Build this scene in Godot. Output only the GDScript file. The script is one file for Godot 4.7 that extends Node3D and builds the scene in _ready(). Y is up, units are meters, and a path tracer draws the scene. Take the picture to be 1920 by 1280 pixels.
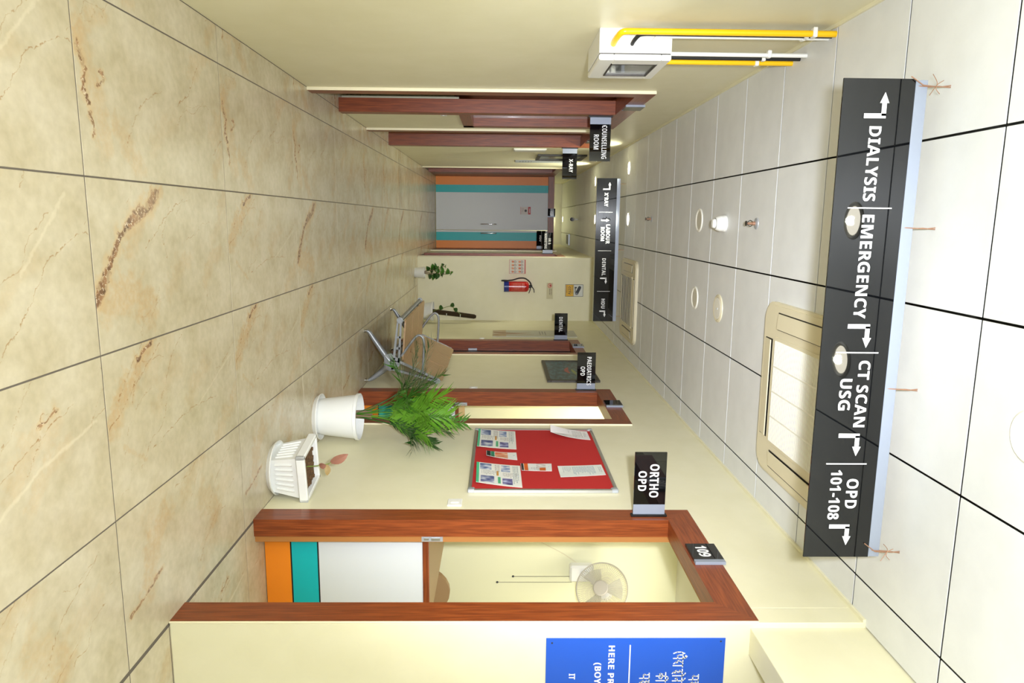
extends Node3D
# A hospital corridor photographed in portrait format, the picture lying on its side: world up points to the right of the frame.
# Corridor runs along -z. V(x, h, d): x to the right, h above the floor, d metres ahead of the camera.

const H := 2.912          # ceiling height
const HW := 3.26         # underside of the concrete slab above the tiles
const RW := 1.66          # right wall face
const LW := -0.905        # left wall face
const NW := 0.61          # right wall face of the narrow far part
const FAR := 18.1

var M := {}
var names := {}
var font: SystemFont
var noise_wood: ImageTexture

func V(x: float, h: float, d: float) -> Vector3:
	return Vector3(x, h, -d)

# ---------------------------------------------------------------- scene tree helpers
func numbered(called: String) -> String:
	names[called] = names.get(called, 0) + 1
	return called if names[called] == 1 else "%s_%03d" % [called, names[called] - 1]

func tag(o: Node, label: String, category: String, group := "") -> Node:
	o.set_meta("label", label)
	o.set_meta("category", category)
	if group != "":
		o.set_meta("group", group)
	return o

func thing(called: String, label: String, category: String, at: Vector3, group := "") -> Node3D:
	var o := Node3D.new()
	o.name = numbered(called)
	add_child(o)
	o.position = at
	tag(o, label, category, group)
	return o

func struct(called: String, at := Vector3.ZERO) -> Node3D:
	var o := Node3D.new()
	o.name = called
	add_child(o)
	o.position = at
	o.set_meta("kind", "structure")
	return o

func obj(called: String, st: SurfaceTool, m: Material, parent: Node3D, label := "") -> MeshInstance3D:
	var o := MeshInstance3D.new()
	o.name = called
	o.mesh = st.commit()
	o.material_override = m
	parent.add_child(o, true)
	o.position = -parent.global_position
	if label != "":
		o.set_meta("label", label)
	return o

func solid(called: String, st: SurfaceTool, m: Material, kind := "structure") -> MeshInstance3D:
	var o := obj(called, st, m, self)
	o.set_meta("kind", kind)
	return o

# ---------------------------------------------------------------- mesh helpers
func mb() -> SurfaceTool:
	var st := SurfaceTool.new()
	st.begin(Mesh.PRIMITIVE_TRIANGLES)
	return st

func tri(st: SurfaceTool, a: Vector3, b: Vector3, c: Vector3, out: Vector3, uv = null, nn = null) -> void:
	var g := (b - a).cross(c - a)
	if g.length_squared() < 1e-16:
		return
	var flip := g.dot(out) > 0.0
	var n := g.normalized() if flip else -g.normalized()
	var p := [a, c, b] if flip else [a, b, c]
	var ix := [0, 2, 1] if flip else [0, 1, 2]
	for i in 3:
		st.set_normal(nn[ix[i]] if nn != null else n)
		st.set_uv(uv[ix[i]] if uv != null else Vector2.ZERO)
		st.add_vertex(p[i])

func quad(st: SurfaceTool, a: Vector3, b: Vector3, c: Vector3, d: Vector3, out: Vector3, uv = null, nn = null) -> void:
	tri(st, a, b, c, out, null if uv == null else [uv[0], uv[1], uv[2]], null if nn == null else [nn[0], nn[1], nn[2]])
	tri(st, a, c, d, out, null if uv == null else [uv[0], uv[2], uv[3]], null if nn == null else [nn[0], nn[2], nn[3]])

# chamfered box in a free frame: centre, half axes
func obox(st: SurfaceTool, c: Vector3, ax: Vector3, ay: Vector3, az: Vector3, bev := 0.0) -> void:
	var l := [ax.length(), ay.length(), az.length()]
	var e := [ax / l[0], ay / l[1], az / l[2]]
	var b: float = minf(bev, minf(l[0], minf(l[1], l[2])) * 0.45)
	for k in 3:
		var i := (k + 1) % 3
		var j := (k + 2) % 3
		for s in [-1.0, 1.0]:
			var f: Vector3 = c + e[k] * l[k] * s
			var u: Vector3 = e[i] * (l[i] - b)
			var v: Vector3 = e[j] * (l[j] - b)
			quad(st, f - u - v, f + u - v, f + u + v, f - u + v, e[k] * s, [Vector2(0, 1), Vector2(1, 1), Vector2(1, 0), Vector2(0, 0)])
	if b <= 0.0:
		return
	for k in 3:
		var i := (k + 1) % 3
		var j := (k + 2) % 3
		for s in [-1.0, 1.0]:
			for t in [-1.0, 1.0]:
				var w: Vector3 = e[k] * (l[k] - b)
				var p: Vector3 = c + e[i] * l[i] * s + e[j] * (l[j] - b) * t
				var q: Vector3 = c + e[i] * (l[i] - b) * s + e[j] * l[j] * t
				quad(st, p - w, p + w, q + w, q - w, e[i] * s + e[j] * t)
	for s in [-1.0, 1.0]:
		for t in [-1.0, 1.0]:
			for r in [-1.0, 1.0]:
				var x: Vector3 = c + e[0] * l[0] * s + e[1] * (l[1] - b) * t + e[2] * (l[2] - b) * r
				var y: Vector3 = c + e[0] * (l[0] - b) * s + e[1] * l[1] * t + e[2] * (l[2] - b) * r
				var z: Vector3 = c + e[0] * (l[0] - b) * s + e[1] * (l[1] - b) * t + e[2] * l[2] * r
				tri(st, x, y, z, e[0] * s + e[1] * t + e[2] * r)

# axis box from x0..x1, heights h0..h1, distances d0..d1
func bx(st: SurfaceTool, x0: float, x1: float, h0: float, h1: float, d0: float, d1: float, bev := 0.0) -> SurfaceTool:
	obox(st, V((x0 + x1) / 2, (h0 + h1) / 2, (d0 + d1) / 2), Vector3((x1 - x0) / 2, 0, 0), Vector3(0, (h1 - h0) / 2, 0), Vector3(0, 0, (d1 - d0) / 2), bev)
	return st

func box(x0: float, x1: float, h0: float, h1: float, d0: float, d1: float, bev := 0.0) -> SurfaceTool:
	return bx(mb(), x0, x1, h0, h1, d0, d1, bev)

# polygon (2D) in the plane o + ux*x + uy*y, extruded along ext
func prism(st: SurfaceTool, pts: PackedVector2Array, o: Vector3, ux: Vector3, uy: Vector3, ext: Vector3) -> SurfaceTool:
	var idx := Geometry2D.triangulate_polygon(pts)
	var at := func(p: Vector2) -> Vector3: return o + ux * p.x + uy * p.y
	for i in range(0, idx.size(), 3):
		var a: Vector3 = at.call(pts[idx[i]])
		var b: Vector3 = at.call(pts[idx[i + 1]])
		var c: Vector3 = at.call(pts[idx[i + 2]])
		tri(st, a, b, c, -ext)
		tri(st, a + ext, b + ext, c + ext, ext)
	var s := -1.0 if Geometry2D.is_polygon_clockwise(pts) else 1.0
	for i in pts.size():
		var p := pts[i]
		var q := pts[(i + 1) % pts.size()]
		var e := (q - p) * s
		quad(st, at.call(p), at.call(q), at.call(q) + ext, at.call(p) + ext, ux * e.y - uy * e.x)
	return st

func perp(t: Vector3) -> Vector3:
	var a := Vector3.UP if absf(t.y) < 0.9 else Vector3.RIGHT
	return t.cross(a).normalized()

func tube(st: SurfaceTool, pts: Array, r, seg := 8) -> SurfaceTool:
	var n := pts.size()
	var nrm := Vector3.ZERO
	var rings := []
	var norms := []
	for i in n:
		var t: Vector3 = (pts[mini(i + 1, n - 1)] - pts[maxi(i - 1, 0)]).normalized()
		if i == 0:
			nrm = perp(t)
		else:
			nrm = (nrm - t * nrm.dot(t)).normalized()
		var bn := t.cross(nrm)
		var rr: float = r[i] if r is Array else r
		var ring := []
		var no := []
		for k in seg:
			var a := TAU * k / seg
			var w := nrm * cos(a) + bn * sin(a)
			ring.append(pts[i] + w * rr)
			no.append(w)
		rings.append(ring)
		norms.append(no)
	for i in n - 1:
		for k in seg:
			var m := (k + 1) % seg
			quad(st, rings[i][k], rings[i][m], rings[i + 1][m], rings[i + 1][k], norms[i][k] + norms[i][m], null, [norms[i][k], norms[i][m], norms[i + 1][m], norms[i + 1][k]])
	for i in [0, n - 1]:
		var t2: Vector3 = (pts[0] - pts[1]) if i == 0 else (pts[n - 1] - pts[n - 2])
		for k in seg:
			tri(st, pts[i], rings[i][k], rings[i][(k + 1) % seg], t2)
	return st

# profile: points (radius, distance along axis)
func lathe(st: SurfaceTool, c: Vector3, axis: Vector3, prof: Array, seg := 24) -> SurfaceTool:
	var t := axis.normalized()
	var u := perp(t)
	var v := t.cross(u)
	for i in prof.size() - 1:
		var p: Vector2 = prof[i]
		var q: Vector2 = prof[i + 1]
		var e := q - p
		var pn := Vector2(e.y, -e.x).normalized()
		for k in seg:
			var a := TAU * k / seg
			var b := TAU * (k + 1) / seg
			var wa := u * cos(a) + v * sin(a)
			var wb := u * cos(b) + v * sin(b)
			var na := wa * pn.x + t * pn.y
			var nb := wb * pn.x + t * pn.y
			quad(st, c + wa * p.x + t * p.y, c + wb * p.x + t * p.y, c + wb * q.x + t * q.y, c + wa * q.x + t * q.y, na + nb, null, [na, nb, nb, na])
	return st

func rounded(w: float, h: float, r: float, seg := 5) -> PackedVector2Array:
	var out := PackedVector2Array()
	for q in [[1, 1, 0], [-1, 1, 90], [-1, -1, 180], [1, -1, 270]]:
		for i in seg + 1:
			var a := deg_to_rad(q[2] + 90.0 * i / seg)
			out.append(Vector2(q[0] * (w / 2 - r) + cos(a) * r, q[1] * (h / 2 - r) + sin(a) * r))
	return out

func smooth_path(pts: Array, per := 6) -> Array:
	var c := Curve3D.new()
	for i in pts.size():
		var t: Vector3 = (pts[mini(i + 1, pts.size() - 1)] - pts[maxi(i - 1, 0)]) / 6.0
		c.add_point(pts[i], -t, t)
	var out := []
	for i in pts.size() - 1:
		for k in per:
			out.append(c.sample(i, float(k) / per))
	out.append(pts[-1])
	return out

func lettering(s: String, parent: Node3D, centre: Vector3, right: Vector3, w: float, h: float, m: Material) -> void:
	var tm := TextMesh.new()
	tm.text = s
	tm.font = font
	tm.font_size = 64
	tm.pixel_size = 0.01
	tm.depth = 0.001
	tm.curve_step = 1.0
	var bb := tm.get_aabb()
	var o := MeshInstance3D.new()
	o.name = "lettering"
	o.mesh = tm
	o.material_override = m
	parent.add_child(o, true)
	var up := Vector3.UP
	var nz := right.cross(up)
	var b := Basis(right * (w / bb.size.x), up * (h / bb.size.y), nz)
	o.basis = b
	o.position = centre - b * bb.get_center() - parent.global_position

# flat sheet with its own print: corner list from lower left, anticlockwise as read
func sheet(called: String, parent: Node3D, ll: Vector3, lr: Vector3, ur: Vector3, ul: Vector3, thick: Vector3, face: Material, bend := 0.0) -> MeshInstance3D:
	var st := mb()
	var n := 8
	for i in n:
		for j in n:
			var c := []
			var uv := []
			for k in [[0, 0], [1, 0], [1, 1], [0, 1]]:
				var a := float(i + k[0]) / n
				var b := float(j + k[1]) / n
				var p := ll.lerp(lr, a).lerp(ul.lerp(ur, a), b)
				c.append(p + thick.normalized() * bend * pow(1.0 - b, 2) * (0.4 + 0.6 * absf(2 * a - 1.0)))
				uv.append(Vector2(a, 1.0 - b))
			quad(st, c[0] + thick, c[1] + thick, c[2] + thick, c[3] + thick, thick, uv)
			quad(st, c[0], c[1], c[2], c[3], -thick, uv)
			if j == 0: quad(st, c[0], c[1], c[1] + thick, c[0] + thick, ll - ul)
			if j == n - 1: quad(st, c[3], c[2], c[2] + thick, c[3] + thick, ul - ll)
			if i == 0: quad(st, c[0], c[3], c[3] + thick, c[0] + thick, ll - lr)
			if i == n - 1: quad(st, c[1], c[2], c[2] + thick, c[1] + thick, lr - ll)
	return obj(called, st, face, parent)

# ---------------------------------------------------------------- materials
func mat(r: int, g: int, b: int, rough := 0.5, metal := 0.0) -> StandardMaterial3D:
	var m := StandardMaterial3D.new()
	m.albedo_color = Color8(r, g, b)
	m.roughness = rough
	m.metallic = metal
	return m

func printed(im: Image, rough := 0.45) -> StandardMaterial3D:
	var m := StandardMaterial3D.new()
	m.albedo_texture = ImageTexture.create_from_image(im)
	m.roughness = rough
	m.texture_repeat = false
	return m

func noise_image(seed_: int, freq: float, w: int, h: int, kind := FastNoiseLite.TYPE_SIMPLEX_SMOOTH, oct := 4, ret := FastNoiseLite.RETURN_CELL_VALUE) -> Image:
	var f := FastNoiseLite.new()
	f.seed = seed_
	f.noise_type = kind
	f.frequency = freq
	f.cellular_return_type = ret
	f.fractal_type = FastNoiseLite.FRACTAL_FBM if oct > 1 else FastNoiseLite.FRACTAL_NONE
	f.fractal_octaves = oct
	if kind == FastNoiseLite.TYPE_CELLULAR:
		f.domain_warp_enabled = true
		f.domain_warp_amplitude = 26.0
		f.domain_warp_frequency = 0.025
	var im := f.get_image(w, h, false, false, true)
	im.convert(Image.FORMAT_L8)
	return im

func ramp_texture(seed_: int, freq: float, a: Color, b: Color, size := 256) -> ImageTexture:
	var f := FastNoiseLite.new()
	f.seed = seed_
	f.frequency = freq
	f.fractal_octaves = 5
	var src := f.get_seamless_image(size, size)
	src.convert(Image.FORMAT_L8)
	var g := src.get_data()
	var out := PackedByteArray()
	out.resize(size * size * 3)
	for i in g.size():
		var c := a.lerp(b, g[i] / 255.0)
		out[i * 3] = c.r8
		out[i * 3 + 1] = c.g8
		out[i * 3 + 2] = c.b8
	return ImageTexture.create_from_image(Image.create_from_data(size, size, false, Image.FORMAT_RGB8, out))

func wood(scale: Vector3) -> StandardMaterial3D:
	var m := StandardMaterial3D.new()
	m.albedo_texture = noise_wood
	m.uv1_triplanar = true
	m.uv1_scale = scale
	m.roughness = 0.38
	m.clearcoat_enabled = true
	m.clearcoat = 0.15
	m.clearcoat_roughness = 0.25
	return m

func speckle(m: StandardMaterial3D, tex: Texture2D, scale: float) -> StandardMaterial3D:
	m.albedo_texture = tex
	m.uv1_triplanar = true
	m.uv1_scale = Vector3.ONE * scale
	return m

func make_materials() -> void:
	font = SystemFont.new()
	font.font_names = PackedStringArray(["Droid Sans"])
	font.font_weight = 700
	noise_wood = ramp_texture(5, 0.02, Color8(106, 45, 17), Color8(156, 78, 34))
	M.wood_y = wood(Vector3(14, 0.7, 14))
	M.wood_z = wood(Vector3(14, 14, 0.7))
	M.wood_x = wood(Vector3(0.7, 14, 14))
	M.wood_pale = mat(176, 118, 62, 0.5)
	M.wall = speckle(mat(255, 255, 255, 0.42), ramp_texture(9, 0.012, Color8(231, 226, 194), Color8(236, 231, 202)), 0.9)
	M.room_wall = mat(226, 225, 192, 0.6)
	M.bead = mat(244, 236, 205, 0.35)
	M.room_ceiling = mat(232, 230, 220, 0.6)
	M.tile_white = speckle(mat(255, 255, 255, 0.45), ramp_texture(3, 0.03, Color8(220, 222, 223), Color8(228, 230, 231)), 0.6)
	M.plenum = mat(150, 147, 140, 0.9)
	M.grout = mat(98, 90, 82, 0.8)
	M.white_plastic = mat(238, 238, 234, 0.3)
	M.switch = mat(236, 235, 230, 0.3)
	M.black_gloss = mat(10, 11, 13, 0.02)
	M.black_gloss.metallic_specular = 0.55
	M.black = mat(16, 16, 17, 0.35)
	M.black_rubber = mat(20, 20, 21, 0.55)
	M.letter = mat(240, 240, 240, 0.4)
	M.silver = mat(190, 196, 206, 0.35, 0.5)
	M.sign_silver = mat(150, 158, 174, 0.4, 0.2)
	M.chrome = mat(205, 205, 205, 0.12, 1.0)
	M.aluminium = mat(190, 190, 188, 0.32, 0.85)
	M.bench_metal = mat(150, 154, 158, 0.38, 0.45)
	M.bench_dark = mat(44, 44, 50, 0.5)
	M.bench_seat = speckle(mat(255, 255, 255, 0.4), ramp_texture(11, 0.02, Color8(166, 134, 98), Color8(184, 152, 114)), 3.0)
	M.orange = mat(250, 144, 34, 0.4)
	M.teal = mat(14, 188, 194, 0.4)
	M.panel_white = mat(224, 229, 233, 0.4)
	M.tan = mat(158, 128, 92, 0.45)
	M.ivory = mat(222, 213, 184, 0.4)
	M.grille = mat(236, 234, 222, 0.5)
	M.lamp_white = mat(238, 236, 226, 0.4)
	M.red_felt = speckle(mat(255, 255, 255, 0.95), ramp_texture(21, 0.2, Color8(178, 28, 26), Color8(190, 34, 30)), 4.0)
	M.red = mat(186, 26, 30, 0.2)
	M.blue_band = mat(24, 44, 130, 0.3)
	M.blue_sign = mat(36, 88, 196, 0.3)
	M.yellow = mat(248, 196, 12, 0.3)
	M.copper = mat(168, 128, 104, 0.4, 0.5)
	M.screw = mat(70, 66, 62, 0.4, 0.6)
	M.pot = mat(230, 231, 229, 0.3)
	M.soil = speckle(mat(255, 255, 255, 0.95), ramp_texture(31, 0.12, Color8(44, 28, 16), Color8(150, 112, 70)), 6.0)
	M.leaf = leafy(58, 108, 24)
	M.leaf_light = leafy(92, 142, 34)
	M.leaf_dark = leafy(40, 82, 26)
	M.stem = mat(120, 140, 60, 0.6)
	M.stem_brown = mat(128, 104, 84, 0.7)
	M.pink_leaf = leafy(154, 106, 88)
	M.dry_leaf = leafy(156, 132, 84)
	M.moss = speckle(mat(255, 255, 255, 0.95), ramp_texture(41, 0.1, Color8(28, 22, 12), Color8(82, 62, 34)), 8.0)
	M.glass = StandardMaterial3D.new()
	M.glass.albedo_color = Color(0.9, 0.94, 0.95, 0.12)
	M.glass.transparency = BaseMaterial3D.TRANSPARENCY_ALPHA
	M.glass.roughness = 0.05
	M.clear = StandardMaterial3D.new()
	M.clear.albedo_color = Color(0.8, 0.79, 0.75, 0.55)
	M.clear.transparency = BaseMaterial3D.TRANSPARENCY_ALPHA
	M.clear.roughness = 0.15
	M.clear.cull_mode = BaseMaterial3D.CULL_DISABLED
	M.fan_grey = mat(196, 190, 178, 0.45)
	M.room_shade_black = mat(22, 20, 24, 0.4)  # black for the shade inside the dental room
	M.glow = mat(255, 250, 235, 0.5)
	M.glow.emission_enabled = true
	M.glow.emission = Color8(255, 248, 226)
	M.glow.emission_energy_multiplier = 13.0
	M.lens_off = mat(206, 202, 186, 0.5)
	M.paper_white = mat(238, 236, 234, 0.6)

func leafy(r: int, g: int, b: int) -> StandardMaterial3D:
	var m := mat(r, g, b, 0.45)
	m.cull_mode = BaseMaterial3D.CULL_DISABLED
	m.backlight_enabled = true
	m.backlight = Color8(r, g, b) * 0.5
	return m

# ---------------------------------------------------------------- marble prints of the floor tiles
const TW := 400
const TH := 800
var px: PackedByteArray
var nb: PackedByteArray
var cellv: PackedByteArray
var celle: PackedByteArray

func blend(i: int, c: Color, a: float) -> void:
	a = clampf(a, 0.0, 1.0)
	px[i] = int(lerpf(px[i], c.r8, a))
	px[i + 1] = int(lerpf(px[i + 1], c.g8, a))
	px[i + 2] = int(lerpf(px[i + 2], c.b8, a))

func seg_dist(p: Vector2, pts: Array) -> Vector2:
	var best := 1e9
	var along := 0.0
	for i in pts.size() - 1:
		var q := Geometry2D.get_closest_point_to_segment(p, pts[i], pts[i + 1])
		var dd := p.distance_squared_to(q)
		if dd < best:
			best = dd
			along = i + q.distance_to(pts[i]) / maxf(0.001, pts[i].distance_to(pts[i + 1]))
	return Vector2(sqrt(best), along / (pts.size() - 1))

# points come as (u across the tile 0..1, v along it 0..1); sizes in metres
func stroke(kind: String, uv: Array, width: float, strength := 1.0) -> void:
	var pts := []
	var lo := Vector2(1e9, 1e9)
	var hi := Vector2(-1e9, -1e9)
	for p in uv:
		var q := Vector2(p[0] * 0.6, p[1] * 1.2)
		pts.append(q)
		lo = lo.min(q)
		hi = hi.max(q)
	var pad := width * 2.6 + 0.012
	var k := TW / 0.6
	var amp := 0.012 if kind == "pale" else 0.02
	for y in range(maxi(0, int((lo.y - pad) * k)), mini(TH, int((hi.y + pad) * k))):
		for x in range(maxi(0, int((lo.x - pad) * k)), mini(TW, int((hi.x + pad) * k))):
			var n := (nb[y * TW + x] / 255.0 - 0.5)
			var w2 := (nb[((y * 3) % TH) * TW + (x * 3) % TW] / 255.0 - 0.5)
			var r := seg_dist(Vector2(x / k + n * amp, y / k + w2 * amp), pts)
			var d := r.x
			var i := ((TH - 1 - y) * TW + x) * 3
			if kind == "thin":
				var ww := width * (0.6 + n)
				if d < ww * 2.5:
					blend(i, Color8(150, 112, 72), strength * clampf(1.2 - d / maxf(ww, 0.0005), 0, 1) * clampf(0.65 + w2 * 2.2, 0, 1))
			elif kind == "pale":
				if d < width * 2:
					blend(i, Color8(226, 216, 192), strength * 0.6 * clampf(1.3 - d / width, 0, 1))
			elif kind == "wash":
				if d < width * 2.5:
					blend(i, Color8(192, 156, 110), strength * 0.8 * clampf((1.3 - d / width) * 1.2 + n * 1.6, 0, 1) * (0.55 + 0.5 * w2))
			elif kind == "breccia":
				var ww := width * (0.45 + 0.55 * sin(r.y * 9.0 + 0.8) * 0.4 + 0.4 + n * 0.8)
				if d < ww * 2.4:
					blend(i, Color8(202, 172, 130), strength * 0.55 * clampf(1.6 - d / (ww * 1.5), 0, 1))
				if d < ww:
					var cv := cellv[y * TW + x] / 255.0
					var edge := celle[y * TW + x] / 255.0
					var c := Color8(92, 70, 54).lerp(Color8(160, 122, 90), cv)
					if edge > 0.9 and w2 > -0.12:
						c = Color8(232, 218, 194)
					blend(i, c, strength * clampf(2.2 * (1.0 - d / ww), 0, 1) * (1.0 if cv > 0.22 else 0.25))

func marble(seed_: int, strokes: Array) -> StandardMaterial3D:
	var a := noise_image(seed_, 0.006, TW, TH).get_data()
	var b := noise_image(seed_ + 1, 0.03, TW, TH).get_data()
	nb = noise_image(seed_ + 2, 0.02, TW, TH, FastNoiseLite.TYPE_SIMPLEX_SMOOTH, 3).get_data()
	cellv = noise_image(seed_ + 3, 0.075, TW, TH, FastNoiseLite.TYPE_CELLULAR, 1).get_data()
	celle = noise_image(seed_ + 3, 0.075, TW, TH, FastNoiseLite.TYPE_CELLULAR, 1, FastNoiseLite.RETURN_DISTANCE2_DIV).get_data()
	px = PackedByteArray()
	px.resize(TW * TH * 3)
	var k := 0
	for i in TW * TH:
		var n := a[i] / 255.0
		var f := (b[i] - 128) * 0.055
		px[k] = int(clampf(186.0 + n * 18.0 + f, 0, 255))
		px[k + 1] = int(clampf(174.0 + n * 20.0 + f, 0, 255))
		px[k + 2] = int(clampf(146.0 + n * 26.0 + f, 0, 255))
		k += 3
	for s in strokes:
		stroke(s[0], s[1], s[2], s[3])
	var m := printed(Image.create_from_data(TW, TH, false, Image.FORMAT_RGB8, px), 0.27)
	m.metallic_specular = 0.42
	return m

func make_marbles() -> Array:
	var veins := func(r: RandomNumberGenerator, n: int) -> Array:
		var out := []
		for i in n:
			var u := r.randf()
			var v := r.randf()
			var pts := []
			for k in 5:
				pts.append([u, v])
				u += r.randf_range(-0.16, 0.02)
				v += r.randf_range(0.01, 0.09)
			out.append(["thin", pts, r.randf_range(0.0012, 0.003), r.randf_range(0.3, 0.75)])
		return out
	var washes := func(r: RandomNumberGenerator, n: int) -> Array:
		var out := []
		for i in n:
			var u := r.randf()
			var v := r.randf()
			out.append(["wash", [[u, v], [u - 0.15, v + 0.08], [u - 0.2, v + 0.16]], r.randf_range(0.02, 0.06), r.randf_range(0.2, 0.5)])
		return out
	var rng := RandomNumberGenerator.new()
	rng.seed = 77
	var A := [["wash", [[0.42, 0.03], [0.3, 0.09], [0.17, 0.17], [0.03, 0.28]], 0.05, 1.0],
		["thin", [[0.455, 0.0], [0.39, 0.062], [0.33, 0.106], [0.195, 0.214], [0.037, 0.35]], 0.0035, 1.0],
		["breccia", [[0.015, 0.285], [0.06, 0.235], [0.1, 0.195]], 0.012, 0.9],
		["thin", [[0.0, 0.23], [0.128, 0.15], [0.3, 0.07]], 0.003, 0.7],
		["thin", [[0.62, 0.78], [0.6, 0.55], [0.66, 0.38], [0.72, 0.25]], 0.0025, 0.7],
		["pale", [[0.35, 0.95], [0.5, 0.75], [0.6, 0.62]], 0.005, 0.5],
		["wash", [[0.6, 0.08], [0.75, 0.2]], 0.01, 0.5]]
	var B := [["wash", [[0.72, 0.06], [0.66, 0.2], [0.8, 0.3]], 0.07, 0.8],
		["breccia", [[0.69, 0.0], [0.63, 0.037], [0.5, 0.084], [0.32, 0.156], [0.23, 0.242], [0.14, 0.35], [0.05, 0.41]], 0.026, 1.0],
		["wash", [[0.05, 0.42], [0.2, 0.3], [0.42, 0.2]], 0.04, 0.6],
		["thin", [[0.08, 0.6], [0.22, 0.45], [0.42, 0.3]], 0.003, 0.8],
		["thin", [[0.1, 0.5], [0.35, 0.42], [0.5, 0.45]], 0.002, 0.6]]
	var C := [["breccia", [[0.3, 0.02], [0.42, 0.045], [0.53, 0.03], [0.6, 0.05]], 0.014, 0.95],
		["breccia", [[0.4, 0.12], [0.44, 0.14], [0.5, 0.1]], 0.008, 0.8],
		["breccia", [[0.66, 0.05], [0.72, 0.07], [0.78, 0.06]], 0.009, 0.8],
		["wash", [[0.2, 0.02], [0.45, 0.08], [0.8, 0.12]], 0.05, 0.55],
		["wash", [[0.7, 0.2], [0.9, 0.3]], 0.05, 0.6],
		["thin", [[0.1, 0.8], [0.35, 0.7], [0.45, 0.6]], 0.003, 0.7]]
	var D := [["thin", [[0.3, 0.95], [0.45, 0.8], [0.7, 0.7], [0.95, 0.55]], 0.003, 0.7],
		["pale", [[0.1, 0.9], [0.3, 0.8], [0.5, 0.7]], 0.008, 0.6],
		["wash", [[0.3, 0.6], [0.5, 0.5]], 0.05, 0.4]]
	var E_ := [["thin", [[0.2, 0.85], [0.3, 0.7], [0.5, 0.45], [0.6, 0.3]], 0.003, 0.8],
		["breccia", [[0.2, 0.78], [0.24, 0.7]], 0.006, 0.8],
		["pale", [[0.75, 0.1], [0.7, 0.4], [0.45, 0.7], [0.35, 0.95]], 0.007, 0.7]]
	var F := [["wash", [[0.2, 0.3], [0.35, 0.2], [0.6, 0.15]], 0.06, 0.7],
		["wash", [[0.3, 0.6], [0.5, 0.7]], 0.07, 0.5],
		["breccia", [[0.55, 0.25], [0.62, 0.12], [0.66, 0.03]], 0.008, 0.7],
		["thin", [[0.1, 0.9], [0.3, 0.7], [0.6, 0.6]], 0.003, 0.7]]
	var out := []
	var s := 100
	for d in [A, B, C, D, E_, F]:
		out.append(marble(s, washes.call(rng, 5) + d + veins.call(rng, 8)))
		s += 10
	return out

# ---------------------------------------------------------------- prints
func rect(im: Image, x: float, y: float, w: float, h: float, c: Color) -> void:
	var W := im.get_width()
	var G := im.get_height()
	im.fill_rect(Rect2i(int(x * W), int(y * G), maxi(1, int(w * W)), maxi(1, int(h * G))), c)

func text_bars(im: Image, x: float, y: float, w: float, h: float, lines: int, c: Color, rng: RandomNumberGenerator) -> void:
	for i in lines:
		var u := x
		var yy := y + h * i / lines
		var last := x + w * rng.randf_range(0.6, 1.0)
		while u < last:
			var ww := rng.randf_range(0.02, 0.07)
			rect(im, u, yy, minf(ww, last - u), h / lines * 0.45, c)
			u += ww + 0.018

func picture(im: Image, x: float, y: float, w: float, h: float, a: Color, b: Color, seed_: int) -> void:
	var W := im.get_width()
	var G := im.get_height()
	var f := FastNoiseLite.new()
	f.seed = seed_
	f.frequency = 0.022
	f.fractal_octaves = 2
	for j in range(int(y * G), mini(G, int((y + h) * G))):
		for i in range(int(x * W), mini(W, int((x + w) * W))):
			im.set_pixel(i, j, a.lerp(b, clampf(f.get_noise_2d(i * 1.4, j) * 0.9 + 0.5, 0, 1)))

func disc(im: Image, cx: float, cy: float, r: float, c: Color, inner := 0.0) -> void:
	var W := im.get_width()
	var G := im.get_height()
	for j in range(maxi(0, int((cy - r) * G)), mini(G, int((cy + r) * G) + 1)):
		for i in range(maxi(0, int((cx * W - r * G))), mini(W, int(cx * W + r * G) + 1)):
			var q := Vector2((i - cx * W) / G, j / float(G) - cy).length()
			if q <= r and q >= inner:
				im.set_pixel(i, j, c)

func blank(w: int, h: int, c: Color) -> Image:
	var im := Image.create(w, h, false, Image.FORMAT_RGB8)
	im.fill(c)
	return im

# ================================================================ build
func _ready() -> void:
	make_camera_and_light()
	make_materials()
	build_shell()
	build_floor()
	build_ceiling()
	build_doors()
	build_hanging_signs()
	build_door_signs()
	build_ceiling_fittings()
	build_air_conditioners()
	build_meter_box()
	build_notice_board()
	build_wall_things()
	build_end_wall()
	build_rooms()
	build_bench()
	build_plants()

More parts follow.
